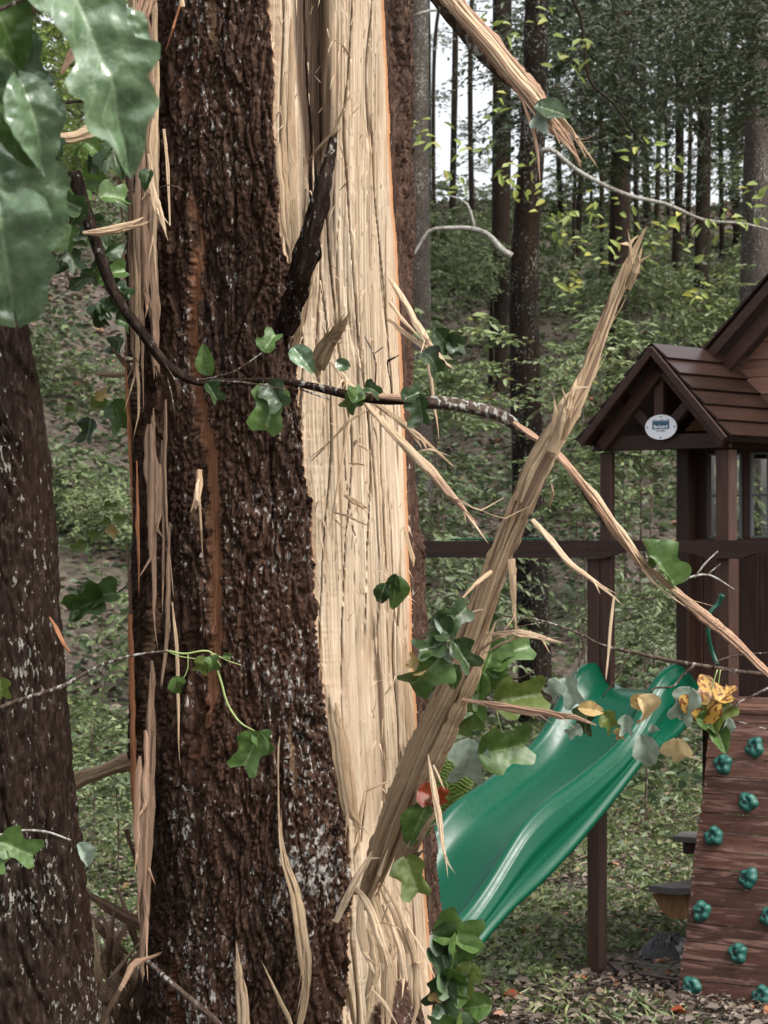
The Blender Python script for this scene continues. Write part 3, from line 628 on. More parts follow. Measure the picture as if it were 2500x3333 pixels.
    disp = np.where(wood, wd, bd)
    disp = np.where(lump, -.01+bd*.7+.05*np.clip(1-((px-1300)/85)**2-((py-3390)/190)**2, 0, 1), disp)
    taper = sstep(.6, -.1, Z)*.12
    Rn = R+disp+taper; X = cx+Rn*np.sin(PH); Y = DC-Rn*np.cos(PH)
    Xw = cx+(R+taper+disp*.12)*np.sin(PH); Yw = DC-(R+taper)*np.cos(PH)-disp*(.35+.65*np.abs(np.cos(PH))); X = np.where(wood, Xw, X); Y = np.where(wood, Yw, Y)
    V = np.c_[X.ravel(), Y.ravel(), Z.ravel()]; nr, nc = Z.shape; Fc = gridfaces(nr, nc, True)
    uv = np.c_[u.ravel(), Z.ravel()]; wf = wood.ravel()[Fc].mean(1) > .5
    lich = (np.exp(-(((px-1050)/90)**2+((py-2800)/170)**2))*1.1+np.exp(-(((px-930)/50)**2+((py-2780)/160)**2))*.9+np.exp(-(((px-860)/50)**2+((py-2250)/120)**2))*.8+sstep(1500, 2300, py)*.25+sstep(560, 640, px)*.1-sstep(600, 520, px)*.8-sstep(0, 10, px-re_)*.8).ravel()
    base = np.array([cx[0, 0], DC, 0.])
    root = empty('split_tree', base, 0, label='large trunk torn open by a lightning-like split, dark bark left and pale wood exposed', category='tree')
    def sub(sel, name, mat, at):
        fs = Fc[sel]; used, inv = np.unique(fs.ravel(), return_inverse=True)
        return link(name, np_mesh(name, V[used]-base, inv.reshape(-1, 4), mat, uv[used], True, {k: v[used] for k, v in at.items()}), root)
    sub(~wf, 'bark', M['bark'], {'peel': peel.ravel(), 'pale': pale.ravel(), 'lichen': lich})
    # wood of the open face: fresh, with a rotten hollow
    sub(wf, 'exposed_wood', MW, {'rot': np.maximum(holw, .75*sstep(.5, .62, fbm(u*26, Z*1.6, 97, 4))*sstep(1, .6, np.abs(px-1035)/75)*sstep(1150, 700, py)).ravel(), 'edge': np.where(wood, sstep(16, 4, re_-px)*.9+sstep(9, 2, px-be)*.7, 0).ravel()})
    return root, base
# open-face wood: same grain, rot stain and cambium edge by attribute (real colour of the wood there)
def mat_face():
    t = NT('split_face_wood')
    v = t.coord('UV', (340, 5, 1)); n1 = t.noise(v, 1, 6, .7, .3); v2 = t.coord('UV', (60, 1.5, 1)); n2 = t.noise(v2, 1, 4, .6, .3)
    lo, mid, hi = (.17, .105, .06), (.38, .285, .19), (.53, .445, .34)
    c = t.mix(.5, t.ramp(n1, [(.3, lo), (.47, mid), (.68, hi)]), t.ramp(n2, [(.3, lo), (.5, mid), (.7, hi)]))
    n3 = t.noise(t.coord('Object', (1, 1, .5)), 5, 4, .6); c = t.mix(t.ramp(n3, [(.45, G3(0)), (.75, G3(.5))]), c, (.43, .355, .27))
    n5 = t.noise(t.coord('UV', (22, 1.6, 1)), 1, 5, .65, .4); c = t.mix(t.ramp(n5, [(.54, G3(0)), (.70, G3(.7))]), c, (.20, .115, .06))
    n4 = t.noise(t.coord('UV', (120, 45, 1)), 1, 2, .5); c = t.mix(t.ramp(n4, [(.66, G3(0)), (.74, G3(.6))]), c, (.16, .09, .045))
    c = t.mix(t.attr('edge'), c, t.ramp(n1, [(.3, (.16, .05, .02)), (.6, (.42, .20, .08))]))
    c = t.mix(t.attr('rot'), c, t.ramp(n1, [(.3, (.02, .011, .007)), (.5, (.06, .036, .022)), (.72, (.17, .11, .07))]))
    t.col(c); t.rough(.75); t.b.inputs['Specular IOR Level'].default_value = .25
    s = t.n('ShaderNodeMath', operation='ADD'); t.l(n1, s.inputs[0]); t.l(n2, s.inputs[1]); t.bump(s.outputs[0], .5, .005); return t.m
MW = mat_face()
TREE, TB = build_split_tree()

def splint(parent, pts, w, mat, D=None, thick=.45, seed=0, name='splinter', ncol=8, groove=.5, jag=.03, step=.02, label=None, **kw):
    pp = px_pts(pts, D); Dm = np.mean([p[1] for p in pp]); org = np.array(parent.location) if parent else np.zeros(3)
    me = tube(name, pp, pw(w, Dm), mat, thick, ncol, step, groove, 3, jag, seed, 0, origin=org, flat=('wood' in mat.name or 'inner' in mat.name), **kw)
    if max(w) >= 18 and len(pts) > 2 and 'wood' in mat.name and parent and name == 'splinter':
        q = [(a[0], a[1], (a[2] if len(a) > 2 else D)-.008) for a in pts]; bundle(parent, q, [v*1.15 for v in w], None, 3, [mat, mat, M['wood_pale'] if mat is M['wood'] else mat], 5000+seed*7, t0r=.3, t1r=(.7, 1.0), base=1.2, name='splinter', lift=.1)
    return link(name, me, parent, **({'label': label} if label else {}))
def bundle(parent, pts, wpx, D, n, mats, seed, thick=.5, name='strand', t0r=.12, t1r=(.62, 1.0), spread=.82, base=1.9, lift=.25):
    pp = np.array(px_pts(pts, D)); w = pw(wpx, np.mean(pp[:, 1])); C = catmull(pp, 40); d = np.r_[0, np.cumsum(np.linalg.norm(np.diff(pp, axis=0), axis=1))]; W_ = np.interp(np.linspace(0, d[-1], 40), d, w)
    T = np.gradient(C, axis=0); N = np.cross(T, [0, 1., 0]); N /= np.linalg.norm(N, axis=1)[:, None]+1e-9; g = np.random.default_rng(seed); org = np.array(parent.location)
    for k in range(n):
        off = -.5+(k+.5)/n+g.normal(0, .25/n); a = int(g.uniform(0, t0r)*39); b = int(g.uniform(*t1r)*39)
        if g.random() < .3: a = int(g.uniform(.1, .5)*39)
        if b-a < 8: b = min(39, a+8)
        idx = np.linspace(a, b, 9).round().astype(int); p = C[idx]+N[idx]*(off*W_[idx]*spread)[:, None]
        p[:, 1] -= (1-(2*off)**2)*W_[idx]*lift+g.uniform(0, .010); p = p+N[idx]*g.normal(0, .0015, 9)[:, None]
        p[-1] += N[idx[-1]]*g.normal(0, .012)+np.array([0, -abs(g.normal(0, .015)), 0])
        ww = W_[idx]/n*base*g.uniform(.6, 1.25); ww[0] *= .4; ww[-1] = .0015; ww[-2] *= .55
        link(name, tube(name, p, ww, mats[g.integers(len(mats))], thick, 8, .022, .5, 3, .03, seed+k, 0, origin=org, flat=True), parent)
S = M['wood_pale']; Wm = M['wood']; Br = M['wood_brown']
SP = [  # on and off the open face
 ([(1268, 905, 7.68), (1300, 950, 7.6), (1360, 1060, 7.5), (1410, 1135, 7.4), (1445, 1175, 7.35)], [8, 20, 22, 16, 3], S),
 ([(1268, 985, 7.68), (1310, 1040, 7.6), (1360, 1095, 7.5)], [12, 14, 4], S),
 ([(1262, 1038, 7.68), (1320, 1085, 7.55), (1390, 1135, 7.45), (1462, 1192, 7.4)], [10, 16, 18, 8], S),
 ([(1384, 1080, 7.45), (1392, 1170, 7.45), (1405, 1240, 7.45), (1414, 1320, 7.45), (1428, 1412, 7.45)], [8, 12, 15, 14, 2], S),
 ([(1060, 1155, 7.55), (1110, 1215, 7.5), (1150, 1265, 7.48)], [8, 20, 16], S),
 ([(1185, 1305, 7.5), (1260, 1390, 7.42), (1330, 1460, 7.35), (1410, 1545, 7.3), (1500, 1650, 7.25), (1577, 1752, 7.2)], [14, 24, 30, 34, 20, 2], S),
 ([(1360, 1500, 7.32), (1420, 1560, 7.28), (1490, 1640, 7.24), (1540, 1690, 7.2)], [6, 20, 14, 2], M['wood_pink']),
 ([(1200, 1300, 7.52), (1290, 1360, 7.45), (1370, 1430, 7.4), (1455, 1502, 7.36)], [10, 18, 22, 4], M['wood_slab']),
 ([(1352, 1475, 7.38), (1390, 1460, 7.36), (1450, 1478, 7.34)], [3, 9, 2], S),
 ([(1142, 1345, 7.55), (1130, 1420, 7.53), (1108, 1530, 7.52), (1092, 1620, 7.52), (1078, 1700, 7.55)], [12, 10, 10, 9, 2], S),
 ([(1200, 1335, 7.55), (1140, 1365, 7.54), (1080, 1430, 7.55), (1030, 1475, 7.57)], [6, 14, 9, 3], Wm),
 ([(1012, 1500, 7.6), (1050, 1465, 7.56), (1110, 1400, 7.55)], [2, 7, 5], Wm),
 ([(1212, 1370, 7.55), (1222, 1400, 7.54), (1230, 1440, 7.56)], [8, 9, 2], S), ([(1150, 1450, 7.55), (1165, 1430, 7.54), (1176, 1410, 7.55)], [14, 12, 3], S),
 ([(1168, 1448, 7.55), (1195, 1462, 7.54), (1216, 1484, 7.55)], [8, 6, 2], S), ([(1136, 1508, 7.56), (1160, 1510, 7.54), (1178, 1514, 7.55)], [5, 9, 3], S),
 ([(1122, 1612, 7.56), (1150, 1632, 7.54), (1182, 1652, 7.55)], [10, 18, 10], Wm), ([(1088, 1668, 7.57), (1130, 1680, 7.54), (1185, 1705, 7.56)], [6, 11, 4], Wm),
 ([(1060, 1655, 7.57), (1090, 1690, 7.55), (1125, 1725, 7.56)], [2, 8, 2], S), ([(1140, 190, 7.6), (1120, 150, 7.55), (1090, 130, 7.58)], [4, 5, 2], Br),
 ([(998, 530, 7.6), (1030, 490, 7.5), (1080, 440, 7.45), (1138, 315, 7.4)], [3, 10, 16, 2], M['wood_slab']),
 ([(1000, 525, 7.6), (1040, 480, 7.52), (1095, 432, 7.48)], [2, 8, 2], Br),
 ([(1105, 620, 7.6), (1120, 605, 7.55), (1133, 592, 7.5)], [2, 6, 2], M['wood_slab']),
 ([(1318, 1715, 7.72), (1330, 1770, 7.7), (1345, 1825, 7.68)], [12, 16, 16], Wm),
 ([(980, 1060, 7.6), (1000, 960, 7.58), (1012, 860, 7.55), (1020, 740, 7.55)], [26, 20, 14, 2], M['wood_slab']),
 ([(960, 1130, 7.6), (972, 1060, 7.56), (984, 1000, 7.55)], [24, 20, 6], S),
 # foot of the tear
 ([(1092, 3000, 7.36), (1125, 2930, 7.34), (1165, 2850, 7.33), (1205, 2790, 7.35), (1245, 2700, 7.42)], [18, 26, 20, 12, 3], S),
 ([(1150, 2880, 7.4), (1200, 2950, 7.36), (1240, 3060, 7.33), (1268, 3130, 7.34), (1280, 3180, 7.36)], [16, 24, 20, 14, 2], S),
 ([(1155, 2780, 7.5), (1165, 2700, 7.46), (1180, 2620, 7.45), (1190, 2560, 7.45)], [10, 12, 10, 2], S),
 ([(1175, 2740, 7.48), (1185, 2650, 7.45), (1196, 2575, 7.45)], [8, 10, 4], Wm),
 ([(1190, 2578, 7.45), (1225, 2560, 7.45), (1260, 2545, 7.46)], [6, 9, 4], Wm),
 ([(1208, 2900, 7.38), (1232, 2850, 7.34), (1258, 2775, 7.33)], [2, 12, 6], S),
 ([(1300, 2950, 7.5), (1330, 3020, 7.42), (1380, 3100, 7.38), (1410, 3170, 7.37)], [8, 10, 9, 2], S),
 ([(1285, 2870, 7.55), (1310, 2920, 7.5), (1335, 2980, 7.48)], [3, 12, 4], Wm),
 ([(1210, 3220, 7.38), (1250, 3260, 7.34), (1290, 3330, 7.33)], [8, 12, 2], S),
 ([(1235, 3005, 7.4), (1262, 3002, 7.37), (1292, 3020, 7.37)], [3, 8, 2], S), ([(1330, 3145, 7.45), (1350, 3138, 7.42), (1368, 3132, 7.42)], [3, 9, 4], S),
 ([(1240, 3005, 7.4), (1260, 2960, 7.38), (1270, 2930, 7.37)], [5, 6, 2], S),
 ([(1380, 3160, 7.45), (1395, 3200, 7.42), (1420, 3280, 7.4)], [8, 9, 3], S),
 # spikes on the bark
 ([(795, 3420, 7.52), (790, 3280, 7.5), (780, 3180, 7.48), (770, 3085, 7.46)], [44, 42, 26, 3], S),
 ([(960, 3370, 7.5), (930, 3290, 7.48), (900, 3230, 7.46), (862, 3150, 7.45)], [10, 16, 12, 3], M['wood_slab']),
 ([(650, 1530, 7.56), (645, 1590, 7.5), (636, 1640, 7.48), (630, 1665, 7.5)], [16, 22, 16, 5], Wm), ([(648, 1600, 7.55), (655, 1720, 7.52), (660, 1820, 7.55)], [8, 9, 2], Wm),
 ([(580, 1095, 7.6), (592, 1088, 7.56), (604, 1085, 7.57)], [4, 10, 3], Wm),
 ([(540, 165, 7.6), (565, 85, 7.57), (590, 5, 7.6)], [2, 10, 6], M['wood_orange']), ([(600, 55, 7.6), (595, 20, 7.56), (585, -30, 7.6)], [2, 14, 10], Wm),
 ([(910, 2380, 7.6), (905, 2500, 7.58), (912, 2700, 7.56), (925, 2800, 7.54), (960, 2900, 7.52), (985, 3060, 7.5), (1000, 3200, 7.5), (975, 3333, 7.52)], [3, 4, 9, 18, 32, 38, 32, 20], M['wood_slab']),
 ([(835, 2560, 7.6), (800, 2500, 7.59), (790, 2440, 7.59)], [2, 10, 3], M['wood_orange']),
]
for i, (pts, w, m) in enumerate(SP):
    splint(TREE, pts, w, m, seed=300+i, ncol=10 if max(w) > 16 else 7, thick=.35 if max(w) > 40 else .5)
# long slats on the loose left edge
LS_ = [([(385, 300), (395, 480), (402, 560)], [14, 18, 10], Br, 7.85), ([(372, 380), (388, 560), (398, 700)], [8, 16, 3], Br, 7.9), ([(400, 0), (408, 120), (412, 320)], [18, 20, 10], Br, 7.85),
 ([(432, -60), (440, 100), (446, 220)], [22, 26, 12], M['wood_slab'], 7.8), ([(500, -80), (480, 10), (450, 80), (432, 115)], [46, 44, 38, 26], M['wood_pink'], 7.62), ([(478, 120), (492, 380), (500, 520), (505, 700)], [26, 34, 28, 14], Br, 7.72),
 ([(455, 410), (470, 540), (470, 700), (462, 860), (460, 1100)], [34, 42, 38, 22, 8], M['wood_pink'], 7.72), ([(486, 500), (498, 610), (515, 680), (532, 730)], [8, 18, 26, 5], S, 7.58), ([(534, 420), (545, 560), (552, 700)], [8, 12, 4], M['wood_slab'], 7.62),
 ([(480, 600), (492, 800), (498, 1000), (505, 1190)], [16, 28, 34, 20], Br, 7.7), ([(425, 560), (432, 800), (436, 1000), (440, 1200)], [18, 24, 22, 10], Br, 7.8), ([(398, 700), (404, 900), (412, 1150)], [3, 10, 3], M['wood_slab'], 7.9),
 ([(500, 1350), (492, 1500), (494, 1700), (505, 1860)], [10, 18, 12, 3], Br, 7.68), ([(540, 1300), (536, 1500), (542, 1700), (560, 1900)], [4, 10, 8, 3], Br, 7.62), ([(552, 1700), (548, 1850), (545, 2050), (530, 2200)], [4, 12, 14, 6], Br, 7.62),
 ([(445, 1500), (448, 1700), (452, 1900)], [4, 12, 3], M['wood_orange'], 7.8), ([(425, 2000), (432, 2300), (436, 2600), (440, 2740)], [14, 20, 14, 3], M['wood_orange'], 7.85), ([(495, 2150), (488, 2400), (478, 2650), (468, 2900), (460, 3150)], [10, 30, 34, 30, 14], Br, 7.66),
 ([(560, 1960), (575, 2100), (580, 2300), (582, 2450)], [3, 10, 8, 2], Wm, 7.6), ([(415, 1760), (425, 2050), (430, 2200)], [4, 12, 4], Br, 7.9), ([(405, 1150), (422, 1400), (430, 1650)], [3, 14, 4], M['wood_orange'], 7.88)]
for i, (pts, w, m, D) in enumerate(LS_):
    splint(TREE, pts, [q*1.15 for q in w], m, D-.05, seed=400+i, ncol=12, groove=.7, name='splinter', thick=.7, jag=.05)
bundle(TREE, [(478, -80, 7.66), (484, 200, 7.64), (482, 500, 7.62), (482, 800, 7.60), (484, 1150, 7.60)], [90, 96, 84, 78, 60], 7.62, 8, [Br, Br, Br, M['wood_slab']], 2800, t0r=.6, t1r=(.3, 1), lift=.05)
bundle(TREE, [(436, 250, 7.78), (440, 700, 7.74), (446, 1150, 7.72), (452, 1500, 7.72)], [40, 46, 50, 40], 7.75, 6, [Br, Br, M['wood_slab']], 2830, t0r=.5, t1r=(.4, 1), lift=.05)
bundle(TREE, [(500, 1250, 7.58), (505, 1600, 7.58), (500, 1900, 7.58), (492, 2250, 7.58)], [50, 70, 80, 50], 7.58, 7, [Br, Br, Br, M['wood_orange']], 2860, t0r=.6, t1r=(.3, 1), lift=.05)
bundle(TREE, [(480, 2150, 7.6), (478, 2500, 7.6), (468, 2850, 7.6), (462, 3250, 7.6)], [50, 54, 54, 40], 7.6, 5, [Br, Br, M['wood_pink']], 2890, t0r=.4, t1r=(.4, 1), lift=.05)
# fine fibres standing off the torn face, uncountable
def fibres():
    n = 620; V = []; Fs = []
    g = np.random.default_rng(3)
    py = g.uniform(-50, 3333, n); c = g.random(n); px = ip(py, BEt)*(1-c)+ip(py, REt)*c; side = g.random(n) < .3
    px = np.where(side, ip(py, BEt)+g.normal(0, 6, n), px)
    xl = ip(py, XLt); xr = ip(py, XRt); s = np.clip((px-(xl+xr)/2)/((xr-xl)/2), -.97, .97); D = DC-.40*np.sqrt(1-s*s)+.035
    for i in range(n):
        p = P(px[i], py[i], D[i]); L = g.uniform(.012, .06); w = g.uniform(.0006, .0022); a = g.normal(0, .5)
        d = np.array([math.sin(a), -g.uniform(.1, .8), math.cos(a)*g.choice([-1, 1])]); d /= np.linalg.norm(d); b = np.array([0, 0, -g.random()*.4])
        m1 = p+d*L*.5; e = p+(d+b)*L; x = np.array([w, 0, 0]); y = np.array([0, w, 0])
        k = len(V); V += [p-x, p+x, p+y, m1-x*.8, m1+x*.8, m1+y*.8, e-x*.1, e+x*.1, e+y*.1]
        for q in (0, 3):
            for a0, b0 in ((0, 1), (1, 2), (2, 0)): Fs.append([k+q+a0, k+q+b0, k+q+3+b0, k+q+3+a0])
    V = np.array(V)-TB; link('loose_fibres', np_mesh('loose_fibres', V, np.array(Fs), S, uv=V[:, [0, 2]], smooth=False), TREE, kind='stuff')
fibres()
# frayed fan of wood: separate blades fanned from one root
fan = empty('x', (0, 0, 0)); bpy.data.objects.remove(fan)
for i in range(11):
    f_ = i/10; tip = (1092+f_*48+(i % 3)*4, 1050-f_*40+(i % 2)*10+abs(f_-.5)*20) if i < 6 else (1140-(f_-.5)*38, 1010+(f_-.5)*130)
    splint(TREE, [(1038, 1245-6*i, 7.5), (1024+f_*26, 1170-f_*10+i*4, 7.46), (1060+f_*18, 1105+i*2, 7.40), (tip[0], tip[1], 7.34)], [12, 26, 24, 3], M['wood_slab'], seed=500+i, ncol=6, thick=.3)
FACEM = [M['wood'], M['wood'], M['wood_pale'], M['wood_slab']]
bundle(TREE, [(1190, 2830, 7.46), (1230, 2980, 7.44), (1270, 3150, 7.44), (1260, 3420, 7.46)], [60, 170, 220, 240], 7.45, 14, FACEM, 2900, t0r=.35, t1r=(.45, 1), lift=.02)
bundle(TREE, [(1080, 2240, 7.46), (1120, 2480, 7.45), (1150, 2700, 7.45), (1175, 2860, 7.44)], [50, 66, 52, 30], 7.45, 6, FACEM, 2930, t0r=.2, t1r=(.7, 1), lift=.1)
bundle(TREE, [(1310, 2000, 7.56), (1318, 2250, 7.56), (1330, 2450, 7.58), (1345, 2700, 7.6)], [44, 56, 50, 40], 7.57, 5, FACEM, 2950, t0r=.3, t1r=(.6, 1), lift=.1)
bundle(TREE, [(930, 60, 7.50), (930, 400, 7.50), (950, 800, 7.50), (975, 1050, 7.52)], [60, 70, 60, 30], 7.5, 5, FACEM, 2970, t0r=.6, t1r=(.4, 1), lift=.05)
# bark-clad shard standing off the face
shard = [(925, 1085, 7.6), (948, 1000, 7.55), (975, 900, 7.5), (1005, 800, 7.48), (1030, 700, 7.47), (1050, 610, 7.47), (1072, 520, 7.5), (1084, 455, 7.52)]
splint(TREE, shard, [36, 46, 48, 46, 40, 32, 22, 6], M['bark2'], seed=520, ncol=22, groove=.45, name='bark_shard', thick=.6, step=.006, label='narrow dark bark shard standing off the pale wood', rnoise=0) if False else link('bark_shard', tube('bark_shard', px_pts([(a, b, c-.07) for a, b, c in shard]), pw([50, 54, 58, 60, 52, 42, 30, 12], 7.5), M['bark2'], .7, 34, .006, .5, 7, .03, 520, .9, origin=TB), TREE, label='narrow dark bark shard standing off the pale wood')

# ------------------------------------------------------------------ torn slab leaning out of the split
sl_pts = [(1180, 2960, 7.46), (1215, 2850, 7.42), (1255, 2740, 7.35), (1310, 2590, 7.25), (1390, 2400, 7.15), (1470, 2230, 7.05), (1545, 2050, 7.0), (1600, 1880, 6.95), (1670, 1710, 6.9), (1760, 1500, 6.85), (1840, 1370, 6.85), (1905, 1240, 6.85), (1950, 1110, 6.85), (1995, 990, 6.85), (2025, 900, 6.85), (2055, 845, 6.85), (2080, 795, 6.85)]
slab = empty('torn_slab', P(1240, 2800, 7.4), 0, label='long frayed slab of tan wood leaning up and right out of the split trunk', category='broken wood')
SO = np.array(slab.location)
link('slab', tube('slab', px_pts(sl_pts), pw([20, 60, 90, 98, 92, 88, 86, 80, 78, 76, 62, 48, 42, 36, 32, 22, 5], 7.0), M['wood_slab'], .34, 64, .009, .42, 9, .05, 600, 0, origin=SO, sfreq=1.2, flat=True), slab)
bundle(slab, sl_pts, [40, 70, 90, 98, 98, 96, 94, 88, 86, 86, 72, 56, 48, 42, 38, 26, 5], 7.0, 15, [M['wood_slab'], M['wood_slab'], M['wood_slab'], M['wood_brown'], M['wood']], 2600)
bundle(slab, sl_pts[:10], [70, 105, 122, 120, 108, 98, 92, 88, 84, 54], 7.0, 12, [M['wood'], M['wood'], M['wood_slab']], 2640, t1r=(.4, 1))
bundle(slab, sl_pts[8:], [98, 92, 76, 60, 52, 46, 40, 26, 5], 7.0, 7, [M['wood_slab'], M['wood_brown']], 2670)
link('slab_edge', tube('slab_edge', px_pts([(1290, 2840, 7.38), (1350, 2680, 7.25), (1410, 2500, 7.14), (1500, 2290, 7.04), (1560, 2160, 7.0), (1590, 2080, 7.0)]), pw([40, 60, 60, 46, 30, 4], 7.0), M['wood_slab'], .5, 40, .01, .45, 9, .05, 601, 0, origin=SO, sfreq=1.0, flat=True), slab, label='lighter strip along the right edge of the slab')
for i, (pts, w, m) in enumerate([
 ([(1795, 1470, 6.8), (1822, 1370, 6.78), (1840, 1310, 6.78), (1850, 1285, 6.8)], [30, 40, 30, 12], M['wood_slab']), ([(1835, 1430, 6.8), (1850, 1340, 6.77), (1866, 1270, 6.78), (1872, 1245, 6.8)], [26, 30, 14, 3], M['wood']),
 ([(2050, 860, 6.83), (2054, 820, 6.82), (2048, 780, 6.82)], [20, 12, 2], M['wood_slab']), ([(2045, 940, 6.84), (2068, 880, 6.82), (2082, 830, 6.82)], [18, 22, 8], M['wood_slab']),
 ([(1560, 1760, 6.9), (1690, 1840, 6.88)], [3, 3], S) if False else ([(1735, 1690, 6.85), (1790, 1755, 6.8), (1850, 1830, 6.75), (1930, 1890, 6.72), (2003, 1948, 6.7)], [18, 22, 20, 14, 3], S),
 ([(2000, 1940, 6.7), (1990, 2010, 6.7), (1984, 2090, 6.7), (1975, 2185, 6.7)], [6, 10, 11, 6], S),
 ([(1600, 1860, 6.9), (1545, 1905, 6.86), (1490, 1965, 6.85)], [16, 12, 2], Wm), ([(1668, 1820, 6.88), (1672, 1930, 6.86), (1680, 2045, 6.86)], [26, 16, 2], Wm),
 ([(1600, 2065, 6.95), (1680, 2060, 6.88), (1750, 2072, 6.85), (1815, 2086, 6.83)], [14, 22, 18, 3], S), ([(1580, 2125, 6.96), (1640, 2090, 6.9), (1700, 2068, 6.88)], [4, 12, 8], S), ([(1560, 2120, 6.98), (1620, 2075, 6.9), (1680, 2066, 6.88)], [8, 10, 3], Wm),
 ([(1505, 2278, 7.0), (1600, 2290, 6.95), (1700, 2308, 6.9), (1800, 2325, 6.85), (1865, 2335, 6.82), (1918, 2350, 6.8)], [14, 24, 30, 24, 20, 6], M['wood_pink']),
 ([(1395, 2455, 7.05), (1412, 2560, 7.0), (1432, 2680, 6.98), (1455, 2830, 6.96)], [3, 18, 20, 2], S), ([(1410, 2490, 7.05), (1425, 2520, 7.03), (1436, 2545, 7.02)], [6, 8, 2], S),
 ([(1340, 2780, 7.2), (1372, 2720, 7.12), (1412, 2655, 7.08)], [30, 22, 16], M['wood_slab']), ([(1375, 2640, 7.12), (1400, 2600, 7.08), (1432, 2560, 7.05)], [10, 14, 5], M['wood_pink']),
 ([(1270, 2850, 7.25), (1320, 2810, 7.18), (1368, 2775, 7.15)], [10, 40, 6], M['twig']),
 ([(1640, 1620, 6.86), (1560, 1665, 6.84), (1520, 1640, 6.84)], [2, 4, 2], S), ([(1560, 1660, 6.86), (1640, 1690, 6.84), (1700, 1660, 6.84)], [2, 5, 4], Wm),
 ([(1790, 1650, 6.84), (1800, 1610, 6.82), (1795, 1580, 6.82)], [4, 10, 3], Wm), ([(1500, 2005, 6.98), (1530, 1998, 6.92), (1560, 1990, 6.9)], [3, 12, 14], S)]):
    splint(slab, pts, w, m, seed=620+i, ncol=9, thick=.5)

# ------------------------------------------------------------------ torn limb hanging from above
limb = empty('hanging_limb', P(1500, 40, 6.9), 0, label='pinkish torn limb with frayed end hanging into the upper middle', category='broken limb')
LO = np.array(limb.location)
link('torn_wood', tube('torn_wood', px_pts([(1330, -170, 6.9), (1420, -60, 6.9), (1500, 40, 6.9), (1580, 130, 6.9), (1655, 220, 6.9), (1730, 310, 6.9), (1790, 390, 6.9), (1830, 440, 6.9), (1862, 495, 6.9)]), pw([66, 66, 60, 64, 68, 66, 54, 38, 6], 6.9), M['wood_pink'], .6, 44, .009, .38, 8, .05, 650, 0, origin=LO, sfreq=1.2, flat=True), limb)
bundle(limb, [(1330, -170, 6.85), (1420, -60, 6.85), (1500, 40, 6.85), (1580, 130, 6.85), (1655, 220, 6.85), (1730, 310, 6.85), (1790, 390, 6.85), (1840, 455, 6.85), (1885, 520, 6.85)], [66, 66, 60, 64, 72, 76, 70, 60, 36], 6.85, 9, [M['wood_pink'], M['wood_pink'], M['wood_pale'], M['wood_slab']], 2700, t0r=.3, t1r=(.7, 1.0))
link('bark', tube('bark', px_pts([(1400, -40, 6.93), (1480, 50, 6.94), (1560, 165, 6.94), (1640, 250, 6.94), (1680, 290, 6.94)]), pw([60, 62, 50, 30, 6], 6.9), M['twig'], .5, 20, .01, .25, 5, .03, 651, .3, origin=LO), limb)
for i, (pts, w, m) in enumerate([([(1790, 350), (1840, 400), (1890, 470), (1932, 525)], [20, 16, 10, 2], Wm), ([(1770, 400), (1820, 450), (1850, 480), (1872, 505)], [14, 14, 8, 2], M['wood_pink']), ([(1655, 250), (1700, 330), (1735, 430), (1750, 500), (1756, 565)], [10, 9, 12, 10, 2], M['wood_pink']),
     ([(1735, 430), (1748, 390), (1758, 360)], [10, 8, 3], Wm), ([(1810, 380), (1860, 430), (1895, 490)], [10, 12, 2], M['wood_slab']), ([(1570, 130), (1610, 200), (1660, 260)], [6, 9, 3], S)]):
    splint(limb, pts, w, m, 6.84, seed=660+i, ncol=8)
px_leaf(limb, 1795, 360, 130, 110, 6.8, M['leaf_dark'], 11, (0.1, -1, .5), .5, .2, OVAL)
px_leaf(limb, 1760, 385, 100, 200, 6.82, M['leaf_pale'], 12, (0.3, -1, .3), .4)

# ------------------------------------------------------------------ snapped branch crossing the picture
br = empty('snapped_branch', P(640, 1240, 7.1), 0, label='dark bare branch sweeping across both trunk halves, snapped to pale wood on the right', category='branch')
BO = np.array(br.location)
link('limb', tube('limb', px_pts([(240, 560, 7.2), (290, 720, 7.2), (350, 900, 7.15), (400, 1000, 7.1), (460, 1080, 7.1), (540, 1185, 7.1), (640, 1242, 7.1), (760, 1242, 7.1), (900, 1240, 7.1), (1020, 1258, 7.1), (1150, 1290, 7.08), (1250, 1302, 7.06), (1335, 1308, 7.05)]), pw([44, 42, 38, 34, 32, 32, 27, 22, 22, 26, 30, 32, 20], 7.1), M['bark2'], 1, 20, .012, .12, 5, .03, 700, .22, origin=BO), br)
link('torn_wood', tube('torn_wood', px_pts([(1200, 1290, 7.02), (1270, 1292, 7.02), (1335, 1303, 7.03)]), pw([8, 22, 18], 7.0), M['wood_pink'], .6, 14, .01, .4, 5, .02, 701, 0, origin=BO), br)
link('limb', tube('limb', px_pts([(1385, 1312, 7.05), (1440, 1312, 7.05), (1520, 1325, 7.05), (1610, 1345, 7.05), (1665, 1375, 7.05), (1700, 1405, 7.02)]), pw([40, 42, 40, 40, 38, 14], 7.05), M['twig'], 1, 20, .012, .12, 5, .03, 702, .25, origin=BO), br, label='outer bark-covered length behind the leaning slab')
